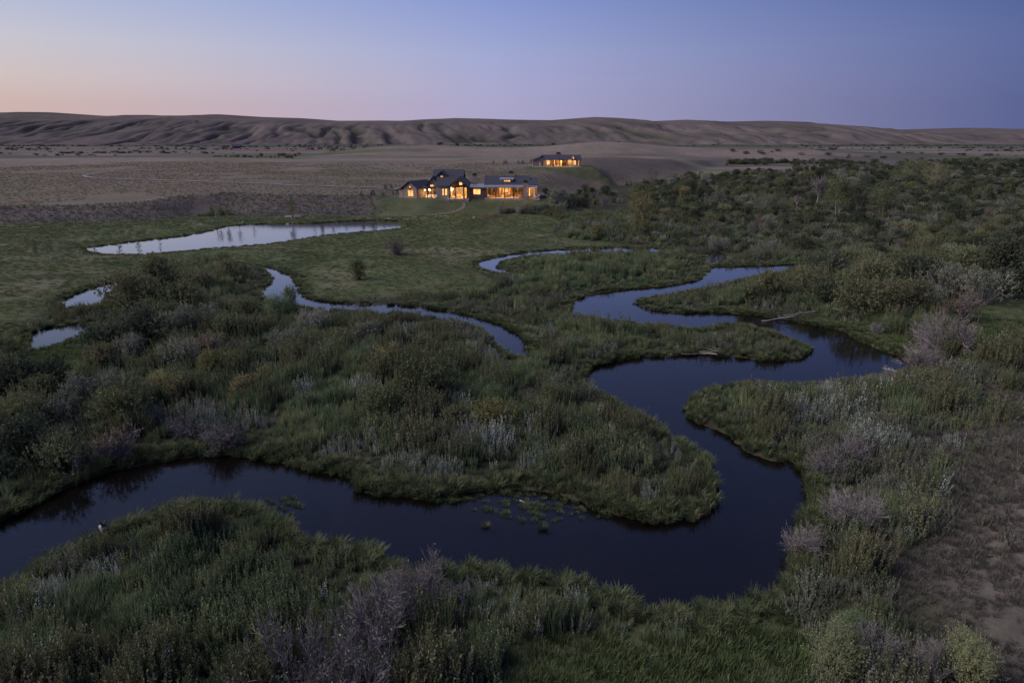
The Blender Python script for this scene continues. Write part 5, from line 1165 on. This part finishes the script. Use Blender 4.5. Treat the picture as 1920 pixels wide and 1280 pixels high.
for i, (px, py, w) in enumerate([(667, 436, 7), (676, 435, 9), (684, 434, 5)]): rock(px, py, w, RK[i % 3], 'grey boulder on the near shore of the pond', 'boulders on the near shore of the pond')
for i, (px, py, w) in enumerate([(729, 411, 7), (456, 418, 8), (540, 421, 8), (549, 420, 6)]): rock(px, py, w, RK[i % 3], ('small grey boulder at the far end of the pond', 'grey boulder on the left part of the far pond shore', 'flat grey boulder on the pond shore below the benches', 'flat grey boulder on the pond shore below the benches')[i], 'boulders below the benches' if i > 1 else None)
for i, (px, py, w) in enumerate([(1718, 990, 7), (1775, 990, 11), (1697, 893, 6), (1730, 976, 5)]): rock(px, py, w, RW[i % 2], ('small white stone on the dry hillside below the larger one', 'largest white stone on the dry hillside', 'white stone at the sage edge of the dry hillside', 'flat pale stone between the white ones on the hillside')[i], None, 'white_stone')
rock(1538, 986, 8, RW[0], 'pale stone at the water edge of the right bank', None, 'white_stone')
# logs and driftwood
def log(px0, py0, px1, py1, z0, z1, r0, label, mat='drift', name='fallen_log', stubs=3):
    a = at(px0, py0, z0); b_ = at(px1, py1, z1); A = Vector((*a, z0)); B = Vector((*b_, z1)); o = empty(name, A); d_ = B - A
    mb = MB(); n_ = 6; side_ = Vector((-d_.y, d_.x, 0)).normalized()
    P = [d_ * (i / n_) + side_ * (math.sin(i * 1.7) * .05 * d_.length * .3) + Vector((0, 0, math.sin(i * 2.3) * .03)) for i in range(n_ + 1)]
    mb.tube(P, [r0 * (1 - .6 * i / n_) for i in range(n_ + 1)], 8); mb.build('trunk', M[mat], o, True)
    for i in range(stubs):
        t_ = .3 + .6 * (i + .5) / stubs; q = d_ * t_; e_ = q + side_ * random.choice((-1, 1)) * random.uniform(.3, .8) * d_.length * .2 + d_.normalized() * .3 + Vector((0, 0, random.uniform(.1, .4)))
        MB().tube([q, (q + e_) / 2 + Vector((0, 0, .06)), e_], [r0 * .35, r0 * .25, r0 * .08], 5).build('branch', M[mat], o, True)
    return tag(o, label, 'log')
log(1495, 592, 1428, 602, .6, .10, .13, 'long grey log reaching from the grassy point over the water', 'twig', stubs=2)
for i, (a, b_, c_, d_, r_) in enumerate([(1358, 662, 1300, 657, .06), (1350, 660, 1315, 650, .075), (1345, 664, 1312, 660, .065), (1352, 655, 1322, 648, .05), (1340, 663, 1278, 663, .035)]):
    log(a, b_, c_, d_, .28 + .1 * (i % 3), .25 + .12 * (i % 2), r_, 'bleached driftwood branch in the pile at the tip of the reed peninsula', name='driftwood', stubs=1)['group'] = 'driftwood pile'
log(1690, 698, 1655, 690, .35, .25, .12, 'bleached branch lying at the right end of the wide pool', name='driftwood', stubs=3)
log(1600, 585, 1560, 578, .9, .8, .1, 'grey fallen branch in the grass behind the grassy point', name='driftwood', stubs=3)
log(1535, 582, 1470, 592, .9, .75, .07, 'thin grey branch lying behind the long log', name='driftwood', stubs=2)
log(1775, 655 + 60, 1700, 790, .9, .8, .06, 'thin bare branch fallen over the sage on the right bank', name='driftwood', stubs=3)
log(975, 938, 985, 941, .06, .06, .06, 'small pale stick on the gravel bar', name='driftwood', stubs=0)
x, y, z = hit(306, 992); o = empty('curved_driftwood', (x, y, z)); tag(o, 'curved white driftwood standing at the edge of the near bank', 'driftwood')
MB().tube([(.1, 0, -.1), (-.12, 0, .12), (-.14, .02, .3), (0, .03, .5), (.12, .04, .6)], [.06, .065, .055, .04, .015], 7).build('limb', M['rock_white'], o, True); MB().tube([(-.1, 0, .15), (.15, .1, .1), (.35, .1, .12)], [.04, .03, .01], 5).build('branch', M['rock_white'], o, True)
x, y, z = hit(199, 1010); o = empty('root_stump', (x, y, z)); tag(o, 'weathered upturned stump with dark spiky roots at the near bank', 'stump')
MB().tube([(0, 0, -.1), (.02, 0, .3), (-.03, 0, .55), (0, 0, .85)], [.09, .1, .17, .26], 9).build('trunk', M['drift'], o, True)
for i in range(13):
    a = i * 2.4; e_ = Vector((math.cos(a) * random.uniform(.14, .3), math.sin(a) * random.uniform(.14, .3), .85 + random.uniform(-.15, .35)))
    MB().tube([(0, 0, .75), e_ * .55 + Vector((0, 0, .42)), e_], [.07, .05, .012], 5).build('root', M['drift_dark'], o, True)
x, y, z = hit(150, 885); V, F, tips = twiggy_geo(77, n_main=6, sub=4, subsub=3, spread=.7, wid=.02); o = empty('bare_snag', (x, y, z)); o.scale = (1.3, 1.3, 2.2); tag(o, 'thin pale bare snag standing among dark bushes above the near river', 'dead shrub'); link('branches', np_mesh('branches', V, F, [M['drift']]), o)
# tussocks standing in the shallows
for px, py, w, lb in ((911, 986, 20, 'small sedge tussock standing in the shallows beside the gravel bar'), (1018, 990, 26, 'larger sedge tussock standing in the shallows beside the gravel bar')):
    x, y = at(px, py, 0); o = link('sedge_tussock', blade_mesh('blades', px, M['sedge'], n=160, h=(.3, .75), droop=.6, out_=.5, spread=.3)); o.location = (x, y, -.05); s_ = px_h(y, 0, w) / 1.1; o.scale = (s_, s_, s_); tag(o, lb, 'grass tussock')
# ------------------------------------------------------------------ drive and path
def ribbon(name, pts_, wid, mat, label, lift=.14):
    P = [Vector((*hit(a, b_)[:2], 0)) for a, b_ in pts_]; Q = []
    for i in range(len(P) - 1):
        n_ = max(2, int((P[i + 1] - P[i]).length / 2.5))
        for k_ in range(n_): Q.append(P[i].lerp(P[i + 1], k_ / n_))
    Q.append(P[-1])
    for _ in range(4): Q = [Q[0]] + [(Q[i - 1] + Q[i] * 2 + Q[i + 1]) / 4 for i in range(1, len(Q) - 1)] + [Q[-1]]
    V = []; F = []; m_ = 5
    for i, p in enumerate(Q):
        t_ = (Q[min(i + 1, len(Q) - 1)] - Q[max(i - 1, 0)]).normalized(); s1 = Vector((-t_.y, t_.x, 0))
        for j in range(m_):
            e_ = p + s1 * wid * (j / (m_ - 1) - .5) * (1 + .12 * math.sin(i * .9)); V.append((e_.x, e_.y, 0))
    V = np.array(V); V[:, 2] = height(V[:, 0], V[:, 1]) + lift
    for i in range(len(Q) - 1):
        for j in range(m_ - 1): a = i * m_ + j; F.append((a, a + 1, a + m_ + 1, a + m_))
    tag(link(name, np_mesh(name, V, np.array(F), [M[mat]], smooth_shade=True)), label, kind='structure')
ribbon('driveway', [(752, 354), (720, 353), (600, 349), (480, 344), (360, 340), (270, 337), (200, 335), (165, 333), (155, 330), (170, 326), (230, 321), (330, 318)], 1.8, 'gravel', 'pale gravel drive curving across the bench')
ribbon('upper_driveway', [(1012, 312), (985, 311.5), (960, 311)], 5, 'gravel', 'pale gravel drive at the upper house')
ribbon('footpath', [(868, 381), (874, 386), (868, 391), (850, 397), (825, 402), (800, 404)], 0.9, 'pathdirt', 'trodden path from the lodge down to the meadow', .08)
